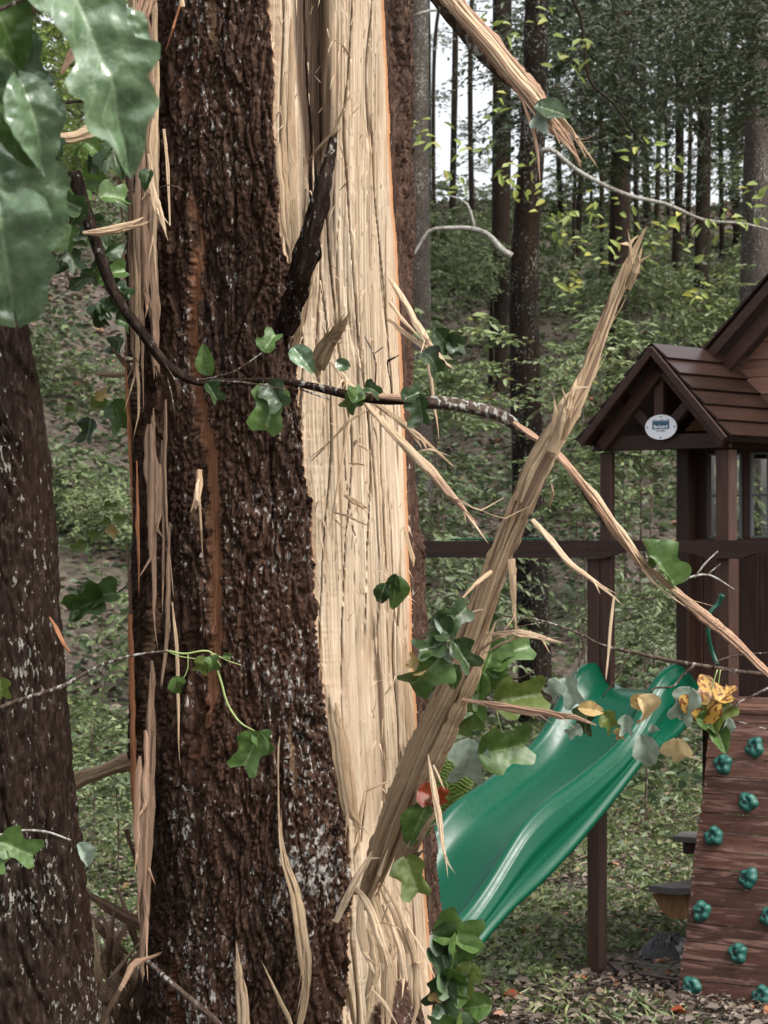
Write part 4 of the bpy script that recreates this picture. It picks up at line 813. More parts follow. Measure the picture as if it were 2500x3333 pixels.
for i, (pts, w) in enumerate([([(1670, 1375, 7.02), (1720, 1410, 7.02), (1770, 1440, 7.02), (1830, 1500, 7.02), (1900, 1580, 7.0), (1960, 1655, 7.0), (2010, 1730, 7.0), (2065, 1795, 7.0), (2110, 1850, 7.0), (2160, 1890, 7.0), (2230, 1950, 7.0), (2300, 2010, 7.0), (2370, 2065, 7.0), (2440, 2130, 7.0), (2520, 2210, 7.0)], [14, 26, 22, 24, 30, 36, 38, 34, 22, 18, 26, 34, 28, 24, 22])]):
    splint(br, pts, w, M['wood_pink'], seed=710+i, ncol=18, step=.012, name='torn_wood', thick=.7)
bundle(br, [(1690, 1390, 7.0), (1770, 1440, 7.0), (1900, 1580, 7.0), (2010, 1730, 7.0), (2110, 1850, 7.0), (2230, 1950, 7.0), (2370, 2065, 7.0), (2520, 2210, 7.0)], [20, 24, 30, 38, 26, 26, 34, 24], 7.0, 5, [M['wood_pink'], M['wood_pale'], M['wood']], 2740, t0r=.5, t1r=(.5, 1), base=1.6)
link('limb', tube('limb', px_pts([(1850, 1530, 7.03), (1920, 1625, 7.03), (1985, 1715, 7.03), (2050, 1780, 7.03)]), pw([10, 24, 28, 8], 7), M['twig'], .6, 14, .012, .2, 5, 0, 712, .2, origin=BO), br)
for i, (pts, w, m, nm) in enumerate([
 ([(1860, 1520, 6.97), (1920, 1590, 6.96), (1990, 1690, 6.96), (2080, 1830, 6.96)], [4, 12, 12, 3], Wm, 'splinter'), ([(2090, 1850, 6.98), (2130, 1900, 6.97), (2170, 1930, 6.97), (2210, 1960, 6.97)], [12, 8, 6, 2], S, 'splinter'),
 ([(2190, 1905, 7), (2250, 1878, 7), (2310, 1872, 7), (2380, 1912, 7)], [6, 8, 7, 3], M['twig_pale'], 'twig'), ([(2262, 1880, 7), (2290, 1840, 7), (2330, 1800, 7)], [6, 6, 4], M['twig_pale'], 'twig'), ([(2300, 1872, 7), (2320, 1856, 7)], [5, 3], M['twig_pale'], 'twig'),
 ([(1220, 1270, 7.05), (1224, 1180, 7.02), (1210, 1140, 7.02), (1192, 1105, 7.02)], [5, 5, 5, 3], M['twig'], 'twig'), ([(1220, 1150, 7.02), (1238, 1136, 7.0)], [4, 3], M['twig'], 'twig'), ([(1275, 1290, 7.04), (1270, 1230, 7.02), (1258, 1180, 7.0), (1278, 1170, 7)], [5, 5, 4, 3], M['twig'], 'twig'),
 ([(975, 1265, 7.06), (1020, 1282, 7.03), (1062, 1296, 7.02)], [6, 7, 3], M['twig'], 'twig'), ([(540, 1190, 7.06), (580, 1250, 7.0), (610, 1290, 7.0)], [5, 4, 2], M['twig'], 'twig'),
 ([(650, 1240, 7.06), (760, 1210, 7.0), (850, 1150, 7.0), (900, 1120, 7.0)], [7, 6, 5, 3], M['twig'], 'twig'), ([(440, 615, 7.1), (330, 650, 7.1), (230, 660, 7.1)], [3, 5, 6], M['twig'], 'twig'), ([(520, 610, 7.1), (560, 602, 7.1), (600, 622, 7.1)], [4, 4, 2], M['twig'], 'twig'),
 ([(700, 1240, 7.05), (800, 1246, 6.98), (900, 1262, 6.98)], [8, 7, 3], M['twig'], 'twig'), ([(545, 1230, 7.05), (560, 1290, 7.0), (570, 1360, 7.0)], [5, 4, 2], M['twig'], 'twig')]):
    splint(br, pts, w, m, seed=720+i, ncol=7, name=nm, thick=.8, groove=.2)
DK, GN, GL_, PL, YE, CR, SPT, RD, YG = [M['leaf_'+k] for k in ('dark', 'green', 'gloss', 'pale', 'yellow', 'cream', 'spot', 'red', 'ygreen')]
for i, (x, y, s, a, m, pr) in enumerate([(675, 1175, 110, -10, GN, OVAL), (690, 1275, 80, 150, DK, PROFILE), (878, 1112, 90, 30, GN, PROFILE), (985, 1165, 120, 140, GL_, OVAL), (882, 1330, 170, 195, GN, PROFILE), (900, 1290, 120, 150, DK, PROFILE), (1175, 1285, 90, 40, GN, PROFILE), (1215, 1265, 70, 100, DK, PROFILE), (1140, 1310, 90, 215, GN, PROFILE),
     (1120, 1190, 70, 120, GL_, OVAL), (1370, 1330, 110, 170, DK, PROFILE), (1340, 1290, 80, 60, DK, PROFILE), (478, 580, 76, 200, DK, OVAL), (1440, 1100, 90, 140, DK, PROFILE), (1410, 1170, 100, 130, DK, PROFILE), (1490, 1120, 90, 100, DK, PROFILE)]):
    px_leaf(br, x, y, s, a, 7.0, m, 20+i, (random.uniform(-.6, .6), -1, random.uniform(-.3, .6)), random.uniform(.2, .7), random.uniform(.1, .5), pr)
px_leaf(br, 2160, 1850, 170, 130, 6.98, GN, 40, (.5, -.8, .6), .5, .5)
px_leaf(br, 2120, 1810, 130, 150, 6.99, GN, 41, (.7, -.8, .3), .3, .6, OVAL)
# dark leafy mass round the upper part of the branch
g = np.random.default_rng(12)
for i in range(46):
    x = g.uniform(110, 400); y = g.uniform(470, 960)
    if x < 140+(y-470)*.1 and y > 800: continue
    px_leaf(br, x, y, g.uniform(60, 120), g.uniform(60, 300), 7.3+g.normal(0, .25), DK if g.random() < .8 else GN, 60+i, (g.normal(0, .7), -1, g.normal(.3, .5)), g.uniform(.2, .8), g.uniform(.1, .5), PROFILE if g.random() < .6 else OVAL, nr=14, ncl=7)
for i in range(9):
    px_leaf(br, g.uniform(380, 420)-40*(i % 3), g.uniform(950, 1080)-i*4, g.uniform(60, 90), g.uniform(100, 260), 7.25, DK, 120+i, (g.normal(0, .6), -1, .3), .5, .3, nr=14, ncl=7)

# ------------------------------------------------------------------ other twigs with leaves
def twig_thing(name, label, pts, w, D, mat, subs, lv, seed):
    root = empty(name, P(pts[0][0], pts[0][1], D), 0, label=label, category='twig'); o = np.array(root.location)
    link('stem', tube('stem', px_pts(pts, D), pw(w, D), mat, 1, 9, .012, .1, 4, 0, seed, .15, origin=o), root)
    for i, (p, ww, mm) in enumerate(subs): link('twig', tube('twig', px_pts(p, D-.02), pw(ww, D), mm, 1, 7, .012, .1, 4, 0, seed+i+1, .1, origin=o), root)
    for i, l in enumerate(lv):
        x, y, s, a, m = l[:5]; pr = l[5] if len(l) > 5 else PROFILE; lab = l[6] if len(l) > 6 else None
        px_leaf(root, x, y, s, a, D-.04-.01*(i % 3), m, seed+30+i, (random.uniform(-.6, .6), -1, random.uniform(-.2, .5)), random.uniform(.2, .6), random.uniform(.15, .45), pr, lab)
    return root
SG = M['stem_green']
twig_thing('leafy_twig', 'thin brown twig crossing the left bark with a dangling leaf', [(-40, 2320), (60, 2280), (200, 2235), (270, 2195), (340, 2160), (450, 2130), (560, 2118)], [14, 14, 15, 13, 10, 9, 7], 7.2, M['twig'],
    [([(550, 2118), (600, 2128), (680, 2120), (720, 2170)], [6, 7, 6, 4], SG), ([(690, 2130), (720, 2220), (740, 2290), (780, 2350), (830, 2380)], [7, 8, 8, 7, 4], SG), ([(690, 2125), (740, 2150), (785, 2165)], [5, 4, 3], SG), ([(612, 2130), (610, 2180), (590, 2220)], [4, 4, 3], SG), ([(540, 2115), (580, 2135), (640, 2145)], [4, 4, 3], SG)],
    [(575, 2240, 90, 170, GN), (655, 2170, 80, 200, YG), (690, 2160, 60, 160, GN), (740, 2135, 30, 100, GN), (820, 2440, 150, 205, GN, PROFILE, 'bright green leaf dangling low'), (850, 2420, 90, 160, GN)], 800)
twig_thing('leafy_twig', 'low twig at the left edge with one green and one pale leaf', [(-40, 2730), (60, 2705), (150, 2708), (230, 2735)], [8, 9, 8, 6], 6.6, M['twig_pale'], [], [(55, 2765, 150, 115, GN), (-5, 2800, 90, 190, GN), (275, 2780, 100, 150, PL, OVAL), (5, 2240, 80, 170, YG)], 830)
RT = twig_thing('leafy_twig', 'grey-brown twig reaching left across the slide with curled yellow and pale leaves', [(2540, 2200), (2400, 2185), (2270, 2165), (2180, 2150), (2080, 2128), (1960, 2100), (1880, 2060), (1760, 2020), (1640, 2005)], [16, 15, 15, 13, 12, 10, 8, 7, 5], 7.3, M['twig'],
    [([(2260, 2165), (2220, 2200), (2190, 2235), (2130, 2240), (2110, 2270)], [10, 9, 8, 7, 4], M['twig']), ([(2320, 2175), (2340, 2150), (2420, 2130), (2520, 2125)], [7, 7, 6, 5], M['twig']), ([(2050, 2120), (2010, 2200), (1960, 2270)], [6, 6, 4], M['twig']), ([(1890, 2060), (1900, 2110), (1880, 2180), (1860, 2230)], [8, 8, 6, 3], M['twig']),
     ([(2335, 2180), (2320, 2230), (2300, 2330), (2240, 2360), (2240, 2400)], [5, 5, 5, 4, 3], SG), ([(2345, 2180), (2330, 2260), (2280, 2380), (2260, 2410)], [4, 4, 4, 3], SG), ([(2520, 2230), (2440, 2270), (2400, 2290), (2380, 2330)], [10, 8, 6, 4], M['twig']), ([(1640, 2005), (1600, 2060), (1690, 2040), (1770, 2025)], [4, 5, 5, 4], M['twig']), ([(2380, 2345), (2450, 2360), (2510, 2378)], [3, 4, 3], M['twig'])],
    [(1855, 2250, 110, 165, PL), (1800, 2250, 90, 230, PL), (1920, 2310, 90, 100, YE, OVAL), (1905, 2350, 100, 200, DK), (1985, 2350, 90, 140, YG), (2040, 2355, 70, 175, PL), (2020, 2390, 50, 180, YE), (2090, 2285, 90, 90, YE, OVAL), (2110, 2315, 130, 145, CR, OVAL), (2105, 2450, 140, 160, PL, OVAL), (2130, 2380, 60, 160, PL, OVAL),
     (2230, 2290, 130, 200, PL), (2245, 2320, 90, 130, PL), (2310, 2270, 190, 20, SPT, PROFILE, 'yellow leaf blotched with dark brown'), (2370, 2260, 110, 60, SPT), (2335, 2325, 140, 50, YG), (2300, 2350, 90, 110, GN), (2215, 2460, 150, 165, CR, PROFILE, 'cream leaf hanging below the twig'), (2345, 2405, 110, 165, GN, OVAL), (2365, 2370, 80, 190, PL, OVAL), (1870, 2380, 60, 240, PL)], 860)
twig_thing('leafy_twig', 'cluster of dark poplar leaves hanging against the slab at mid height', [(1480, 1960), (1460, 2020), (1440, 2080), (1420, 2150)], [10, 10, 8, 5], 6.85, M['twig'], [],
    [(1485, 2010, 130, 60, DK), (1420, 2040, 120, 300, DK), (1400, 2110, 120, 250, DK), (1460, 2040, 120, 120, PL, OVAL), (1362, 2160, 80, 300, YE), (1385, 2200, 180, 215, GN), (1445, 2150, 110, 170, PL, OVAL), (1500, 2130, 120, 150, DK), (1480, 2200, 90, 190, GN, OVAL)], 900)
twig_thing('leafy_twig', 'soft green leaves behind the slab above the slide', [(1530, 2170), (1600, 2190), (1680, 2210), (1740, 2180)], [8, 8, 7, 4], 7.7, M['twig'], [([(1560, 2180), (1540, 2330), (1530, 2400)], [6, 5, 4], SG), ([(1600, 2200), (1620, 2330), (1640, 2400)], [4, 4, 3], SG)],
    [(1600, 2130, 140, 200, GN), (1660, 2120, 160, 60, GN), (1690, 2270, 180, 80, YG), (1600, 2240, 150, 160, GN), (1560, 2260, 160, 180, GN), (1510, 2370, 150, 190, GN), (1525, 2480, 180, 185, PL, PROFILE, 'big pale hanging leaf'), (1640, 2440, 200, 80, GN), (1490, 2300, 110, 200, YG), (1590, 2020, 80, 180, DK)], 930)
twig_thing('leafy_twig', 'round dark leaf and a curled red leaf beside the leaning slab', [(1400, 2640), (1380, 2680), (1360, 2720)], [6, 6, 4], 7.15, M['twig'], [], [(1362, 2680, 170, 205, GN, OVAL), (1405, 2590, 110, 110, RD), (1430, 2600, 90, 160, RD), (1340, 2850, 150, 160, YG)], 960)
twig_thing('leafy_twig', 'folded dark leaf on a short twig in front of the pale wood', [(1250, 1960), (1262, 1900), (1290, 1870)], [3, 4, 3], 7.3, M['twig'], [], [(1286, 1925, 120, 175, GN, OVAL), (1240, 1935, 90, 205, DK, OVAL), (1285, 1905, 90, 190, DK, OVAL)], 980)
g = np.random.default_rng(4)
twig_thing('leafy_twig', 'dense clump of dark wet leaves at the foot of the split tree', [(1400, 3420), (1420, 3200), (1440, 3060)], [10, 8, 5], 7.05, M['twig'], [([(1430, 3240), (1450, 3120), (1430, 3050)], [5, 4, 3], SG)],
    [(1440+g.uniform(-70, 130)*(i/14+.35), 3050+i*28+g.uniform(-20, 20), g.uniform(110, 170), g.uniform(90, 270), [GN, DK, GN, GL_, YG, GN][i % 6]) for i in range(13)]+[(1415, 3250, 50, 100, YE)], 1000)
# fern behind the slide rail, left background leaves
fern = empty('fern', P(1455, 2620, 13.2), 0, label='light green fern frond beside the upper curve of the slide', category='fern')
for fr in range(5):
    pts = [P(1470-fr*14, 2720, 13.5), P(1455-fr*4, 2600, 13.5), P(1430+fr*16, 2500+fr*10, 13.5), P(1400+fr*40, 2430+fr*14, 13.5)]; C = catmull(pts, 24)
    pos = np.vstack([C, C]); n = len(C); sgn = np.r_[np.ones(n), -np.ones(n)][:, None]; T = np.gradient(C, axis=0); T /= np.linalg.norm(T, axis=1)[:, None]; sd_ = np.cross(T, [0, 1., .2]); d = np.vstack([sd_, sd_])*sgn+np.vstack([T, T])*.4
    tt = np.tile(np.linspace(0, 1, n), 2); ln = .11*np.sin(np.pi*(.12+.86*tt)); V, Fc = leaves(pos, d, np.tile([0, -1., .6], (2*n, 1)), ln, np.full(2*n, .02), .1, .2)
    link('frond', np_mesh('frond', V-np.array(fern.location), Fc, M['fol_bright'], fattrs={'rnd': np.full(len(Fc), .5)}, smooth=False), fern)
lb = twig_thing('leafy_twig', 'serrated green leaves on a thin stalk between the two left trunks', [(420, 1900), (380, 1930), (300, 1960), (210, 1990)], [5, 5, 5, 3], 8.6, M['twig'], [([(420, 1620), (330, 1740), (240, 1800)], [3, 3, 2], SG)],
    [(330, 1940, 130, 70, GN), (280, 1970, 140, 250, GN), (230, 1990, 80, 260, GN), (360, 1650, 50, 90, YG), (390, 1690, 50, 90, YG), (345, 1700, 40, 230, YG), (300, 1750, 60, 230, YG), (260, 1780, 60, 240, YG), (365, 1730, 50, 120, YE), (385, 1350, 120, 160, GN), (290, 1400, 90, 190, DK), (390, 1130, 80, 190, DK), (320, 1320, 60, 90, YG), (240, 1340, 60, 80, YG), (330, 1290, 50, 60, YE)], 1040)

# ------------------------------------------------------------------ left trunk
def left_tree():
    D = 7.5; z = np.linspace(-.1, 5.5, 760); ph = np.linspace(-100, 100, 230)*math.pi/180; Z, PH = np.meshgrid(z, ph, indexing='ij'); py = HY+(CZ-Z)/D*F
    xr = ip(py, [(-1500, -120), (700, 20), (920, 42), (1180, 88), (1500, 138), (1900, 180), (2200, 202), (2600, 236), (2900, 272), (3333, 308), (4000, 360)])-12; xl = xr-ip(py, [(0, 480), (3333, 620)])
    xl = (xl-1250)/F*D; xr = (xr-1250)/F*D; cx = (xl+xr)/2; R = (xr-xl)/2; u = PH*R.mean()
    wu = u*44+(fbm(u*9, Z*3, 101, 3)-.5)*3; wz = Z*9+(fbm(u*7, Z*6, 102, 3)-.5)*1.5; f1, f2, c = worley(wu, wz, 103)
    rid = 1-np.abs(fbm(u*34+(fbm(u*6, Z*2.2, 104, 3)-.5)*5, Z*2, 106, 3)-.5)*4
    fis = np.abs(fbm(u*18+(fbm(u*5, Z*2.2, 114, 3)-.5)*4, Z*1.2, 116, 3)-.5); d = .006*sstep(.02, .3, f2-f1)*(.6+.6*c)+.016*sstep(0, .06, fis)+.005*np.clip(rid, 0, 1)+.014*(fbm(u*90, Z*36, 107, 4)-.5)+.03*(fbm(u*5, Z*1.2, 108, 2)-.5)
    X = cx+(R+d)*np.sin(PH); Y = D-(R+d)*np.cos(PH); back = .0
    root = empty('tree', (float(cx[0, 0]), D, 0), 0, label='dark furrowed trunk with grey lichen cut by the left edge', category='tree')
    # close the back with a smooth half
    ph2 = np.linspace(100, 260, 20)[1:-1]*math.pi/180; Z2, PH2 = np.meshgrid(z, ph2, indexing='ij'); X2 = cx[:, :1]+R[:, :1]*np.sin(PH2); Y2 = D-R[:, :1]*np.cos(PH2)
    XX = np.hstack([X, X2]); YY = np.hstack([Y, Y2]); ZZ = np.hstack([Z, Z2]); V = np.c_[XX.ravel(), YY.ravel(), ZZ.ravel()]-np.array(root.location)
    link('trunk', np_mesh('trunk', V, gridfaces(*XX.shape, True), M['bark2']), root); return root
LT_ = left_tree()
splint(LT_, [(160, 2010, 7.3), (190, 2060, 7.22), (215, 2110, 7.2), (235, 2130, 7.22)], [6, 16, 10, 2], M['wood_orange'], seed=1100)

# ------------------------------------------------------------------ broken pieces at the left
def piece(label, pts, w, mat, D, seed, name='broken_shard', cat='wood shard', **kw):
    root_p = P(pts[0][0], pts[0][1], pts[0][2] if len(pts[0]) > 2 else D)
    me = tube(name, px_pts(pts, D), pw(w, D), mat, kw.get('thick', .6), 16, .012, .45, 5, .06, seed, 0, origin=root_p, flat=True)
    return link(name, me, None, root_p, label=label, category=cat)
piece('tan split shard sticking out left of the trunk below the upper wet leaves', [(160, 445), (240, 450), (310, 425), (420, 385)], [16, 44, 48, 44], M['wood_slab'], 7.15, 1101)
piece('dark brown broken shard high at the left, bent like an arm', [(200, 240), (240, 170), (300, 120), (420, 70)], [12, 30, 30, 26], Br, 7.3, 1102)
piece('brown broken stick in the top left corner', [(30, 30), (100, 25), (200, 0)], [40, 46, 40], Br, 8.4, 1103)
piece('thin horizontal stick left of the trunk under the bent shard', [(170, 338), (260, 330), (420, 336)], [8, 11, 10], M['twig'], 8.3, 1104)
piece('short brown shard left of the trunk at the dark leaves', [(270, 760), (330, 752), (430, 730)], [10, 28, 30], M['wood_slab'], 7.15, 1105)
piece('thin pointed shard at the left of the trunk above the green leaves', [(305, 1215), (350, 1218), (430, 1222)], [4, 16, 16], Wm, 8.2, 1106)
piece('small slanted shard above the thin pointed one', [(360, 1130), (390, 1165), (425, 1205)], [4, 20, 24], Br, 8.2, 1107)
piece('thick grey-tan broken limb wedged between the two left trunks', [(180, 2570), (450, 2470)], [52, 50], M['wood_slab'], 8.3, 1108, 'broken_limb', 'broken limb')
piece('dark limb leaning down between the trunks near the ground', [(280, 2905), (340, 2940), (400, 2975), (470, 3010)], [22, 34, 36, 34], Br, 8.5, 1109, 'broken_limb', 'broken limb')
piece('brown stick standing left of the trunk above the splinter pile', [(410, 2700), (430, 2760), (450, 2830), (460, 2880)], [16, 14, 12, 8], Br, 8.3, 1110, 'stick', 'stick')
piece('long brown stick crossing the bark at the bottom left', [(480, 3130, 7.5), (560, 3200, 7.35), (640, 3270, 7.3), (700, 3325, 7.28)], [18, 20, 22, 20], M['twig'], 7.4, 1111, 'stick', 'stick')
piece('short twig propped against the bark in the lower left corner', [(330, 3330, 7.6), (390, 3220, 7.5), (430, 3140, 7.5), (480, 3120, 7.5)], [14, 18, 18, 10], M['wood_pink'], 7.5, 1112, 'stick', 'stick')
g = np.random.default_rng(8)
pile = empty('splinter_pile', P(380, 3333, 8.4), 0, label='heap of grey-brown splinters between the left trunk and the split tree', category='splinter pile')
for i in range(46):
    x0 = g.uniform(290, 480); y0 = g.uniform(3000, 3450); a = g.choice([-.45, .3, .6, .15])+g.normal(0, .15); L = g.uniform(140, 380); D = g.uniform(8.1, 8.8)
    splint(pile, [(x0-math.sin(a)*L*.5, y0-math.cos(a)*L*.5, D), (x0+g.normal(0, 6), y0, D-.05), (x0+math.sin(a)*L*.5, y0+math.cos(a)*L*.5, D+.03)], [4, g.uniform(14, 34), 6], Br if g.random() < .75 else M['wood_slab'], seed=1200+i, ncol=7, thick=.5)

# ------------------------------------------------------------------ near wet leaves, top left
near = empty('overhanging_twig', P(120, 100, 3.6), 0, label='blurred wet leaves hanging close to the camera at the top left', category='leafy twig')
NO = np.array(near.location)
link('stem', tube('stem', [P(-60, 60, 3.75), P(100, -10, 3.75), P(230, -30, 3.75), P(300, -60, 3.75)], [.006, .006, .005, .004], M['twig'], 1, 8, .01, 0, 3, 0, 4, .1, origin=NO), near)
WIDE = [(0, .04), (.06, .18), (.14, .26), (.22, .24), (.30, .18), (.40, .20), (.48, .31), (.56, .30), (.62, .20), (.70, .22), (.77, .25), (.82, .13), (.9, .08), (.97, .04), (1, .01)]
WIDE2 = [(0, .04), (.06, .26), (.14, .40), (.24, .43), (.34, .34), (.44, .35), (.55, .42), (.64, .45), (.74, .36), (.82, .34), (.9, .26), (.97, .12), (1, .02)]
for i, (x, y, s, a, pr, til) in enumerate([(350, 195, 590, 154, WIDE, (.25, -1, .5)), (250, 10, 300, 100, OVAL, (.1, -1, .7)), (40, 250, 300, 165, WIDE2, (-.2, -1, .9)), (120, 380, 290, 155, OVAL, (.5, -1, .3)), (60, 400, 240, 175, OVAL, (-.4, -1, .2)), (25, 600, 430, 150, WIDE2, (.2, -1, .8)), (10, 820, 400, 175, WIDE2, (-.1, -1, 1.0)), (10, 70, 250, 150, OVAL, (.3, -1, .1)), (430, 90, 160, 130, OVAL, (.2, -1, .7))]):
    px_leaf(near, x, y, s*.94, a, 3.7+.06*(i % 3), GL_ if i not in (4, 7) else GN, 1300+i, til, .35, .35, pr, nr=60, ncl=31, wav=.07)

# ------------------------------------------------------------------ playset
B = math.radians(39); PSX, PSY = P(1950, 3170, 14.0)[:2]; cB, sB = math.cos(B), math.sin(B)
def LT(px, py, t0):
    k = (px-1250)/F; D = (t0+PSX*sB+PSY*cB)/(k*sB+cB); X = k*D; return ((X-PSX)*cB-(D-PSY)*sB, CZ-(py-HY)/F*D)
def LSd(px, py, s0):
    k = (px-1250)/F; D = (s0+PSX*cB-PSY*sB)/(k*cB-sB); X = k*D; return ((X-PSX)*sB+(D-PSY)*cB, CZ-(py-HY)/F*D)
ps = empty('playset', (PSX, PSY, 0), -B, label='dark brown wooden playhouse tower with green slide and climbing wall', category='playset')
def bx(name, s0, s1, t0, t1, z0, z1, mat, parent=ps, bev=.004, **kw): return link(name, box_me(name, s0, s1, t0, t1, z0, z1, mat, bev), parent, **kw)
bx('post', -.075, 0, .0, .075, -.1, 2.105, M['stain_z']); bx('post', .004, .075, .0, .035, 1.30, 2.64, M['stain_z'])
bx('post', .69, .77, .0, .075, 1.30, 2.64, M['stain_z'])
for a, b, t in ((2200, 2240, .62), (2262, 2285, .70)):
    s0 = LT(a, 1500, t)[0]; s1 = LT(b, 1500, t)[0]
    bx('post', s0, s0+.075, t, t+.075, 1.32, 2.75, M['stain_z'])
bx('post', -1.28, -1.2, 0.0, .075, -.1, 2.1, M['stain_z'])
s_u = LT(2285, 2400, .35)[0]; bx('post', s_u, s_u+.075, .35, .425, -.1, 1.29, M['stain_z'])
s_u = LT(2600, 2400, .35)[0]; bx('post', s_u, s_u+.075, .35, .425, -.1, 1.29, M['stain_z'])
# scalloped rail
zt = 2.194; top = [(-1.35, zt), (1.7, zt)]
bot = [(1.7, 2.14)]
for s, zz in [(1.35, 2.108), (1.0, 2.135), (.93, 2.128), (.86, 2.104), (.68, 2.104), (.58, 2.128), (.50, 2.14), (.24, 2.14), (.14, 2.13), (.06, 2.106), (-1.35, 2.106)]: bot.append((s, zz))
ring = [Vector((s, -.034, z)) for s, z in top+bot]
link('rail', poly_prism('rail', ring[::-1], (0, .034-.002, 0), M['stain']), ps)
for s in (-.045, .03): 
    bm = bmesh.new(); bmesh.ops.create_uvsphere(bm, u_segments=10, v_segments=6, radius=.009, matrix=Matrix.Translation((s, -.034, 2.155)) @ Matrix.Scale(.5, 4, (0, 1, 0))); me = bpy.data.meshes.new('bolt'); bm.to_mesh(me); bm.free(); me.materials.append(M['hole']); link('bolt', me, ps)
bx('trim_strip', -.95, -.30, .0, .03, 2.198, 2.208, M['greenplastic'], label='thin green strip on top of the rail')
# gable beam, rafters, struts of the small roof
bx('beam', -.02, .79, -.028, .0, 2.645, 2.722, M['stain'])
TF = -.13
ax, az = LT(2125, 1120, TF); lx, lz = LT(1886, 1436, TF); rx, rz_ = LT(2374, 1420, TF); ez = (lz+rz_)/2; ax = (lx+rx)/2+.0
roof = link('gable_roof', poly_prism('gable_roof', [Vector(v) for v in ((lx, TF, ez), (ax, TF, az), (rx, TF, ez), (rx-.02, TF, ez-.022), (ax, TF, az-.03), (lx+.02, TF, ez-.022))], (0, 1.25, 0), M['stain_t']), ps)
for sg, ex in ((1, rx), (-1, lx)):
    a = Vector((ax, 0, az)); e = Vector((ex, 0, ez)); d = (e-a); n = Vector((-d.z, 0, d.x)).normalized();  n = n if n.z > 0 else -n
    NB = 6
    for k in range(NB):
        p0 = a+d*(k/NB); p1 = a+d*((k+1)/NB+.012); o0 = n*.006; o1 = n*.022
        r_ = [p0+o0, p1+o1, p1+o1-n*.012, p0+o0-n*.004]
        me = poly_prism('roof_board', [Vector((v.x, TF-.012, v.z)) for v in r_][::(1 if sg < 0 else -1)], (0, 1.28, 0), M['stain_t']); link('roof_board', me, roof)
    # fascia and inner rafter
    dn = d.normalized(); yv = TF+.003
    f0 = a-n*.022; f1_ = e-n*.022
    link('fascia', beam_me('fascia', (f0.x+dn.x*.012, yv-.016, f0.z+dn.z*.012), (f1_.x, yv-.016, f1_.z), n, .02, .038, M['stain']), roof)
    i0 = a-n*.075; i1 = e-n*.075
    link('rafter', beam_me('rafter', (i0.x+dn.x*.05, -.045, i0.z+dn.z*.05), (i1.x-dn.x*.03, -.045, i1.z-dn.z*.03), n, .034, .062, M['stain']), roof)
mx_ = LT(2148, 1300, -.02)[0]
link('strut', beam_me('strut', (mx_, -.02, 2.722), (mx_, -.02, az-.13), (1, 0, 0), .028, .055, M['stain_z']), roof)
link('strut', beam_me('strut', (mx_-.03, -.022, 2.735), (mx_-.2, -.022, 2.90), (1, 0, 1), .028, .05, M['stain_z']), roof)
link('strut', beam_me('strut', (mx_+.03, -.022, 2.735), (mx_+.2, -.022, 2.90), (1, 0, -1), .028, .05, M['stain_z']), roof)
# name plate
sx, sz = LT(2148, 1390, -.06)
def disc(name, cx_, cz_, rx_, rz2, y, th, mat, parent, seg=48):
    return link(name, poly_prism(name, [Vector((cx_+rx_*math.cos(2*math.pi*i/seg), y, cz_+rz2*math.sin(2*math.pi*i/seg))) for i in range(seg)], (0, th, 0), mat), parent)
plate = disc('name_plate', sx, sz, .093, .062, -.052, .006, M['white'], ps); plate['label'] = 'white oval name plate'
pk = [(-.050, -.014), (.050, -.014), (.050, .022)]
for k in range(5): x = .050-.02*k; pk += [(x-.004, .038 if k % 2 == 0 else .032), (x-.009, .022), (x-.0145, .034), (x-.0195, .022)]
link('emblem', poly_prism('emblem', [Vector((sx+a, -.0535, sz+b+.004)) for a, b in pk], (0, .0013, 0), M['navy']), plate)
def text(body, x, z, size, mat, parent, y=-.0545, bold=0):
    cu = bpy.data.curves.new('lettering', 'FONT'); cu.body = body; cu.size = size; cu.align_x = 'CENTER'; cu.align_y = 'CENTER'; cu.extrude = .0003; cu.offset = bold
    o = bpy.data.objects.new('tmp', cu); COL.objects.link(o); dg = bpy.context.evaluated_depsgraph_get(); dg.update(); me = bpy.data.meshes.new_from_object(o.evaluated_get(dg)); bpy.data.objects.remove(o)
    me.materials.clear(); me.materials.append(mat); me.transform(Matrix.Translation((x, y, z)) @ Matrix.Rotation(math.pi/2, 4, 'X')); return link('lettering', me, parent)
text('Backyard', sx, sz+.002, .0225, M['inkwhite'], plate, bold=.0004); text('DISCOVERY', sx, sz-.019, .010, M['ink'], plate, -.0533)
text('-------------------', sx, sz-.031, .010, M['ink'], plate, -.0533) if False else None
for a, b in ((-.08, 0), (.08, 0), (0, .052), (0, -.052)): disc('screw', sx+a, sz+b, .004, .004, -.054, .002, M['hole'], plate, 8)
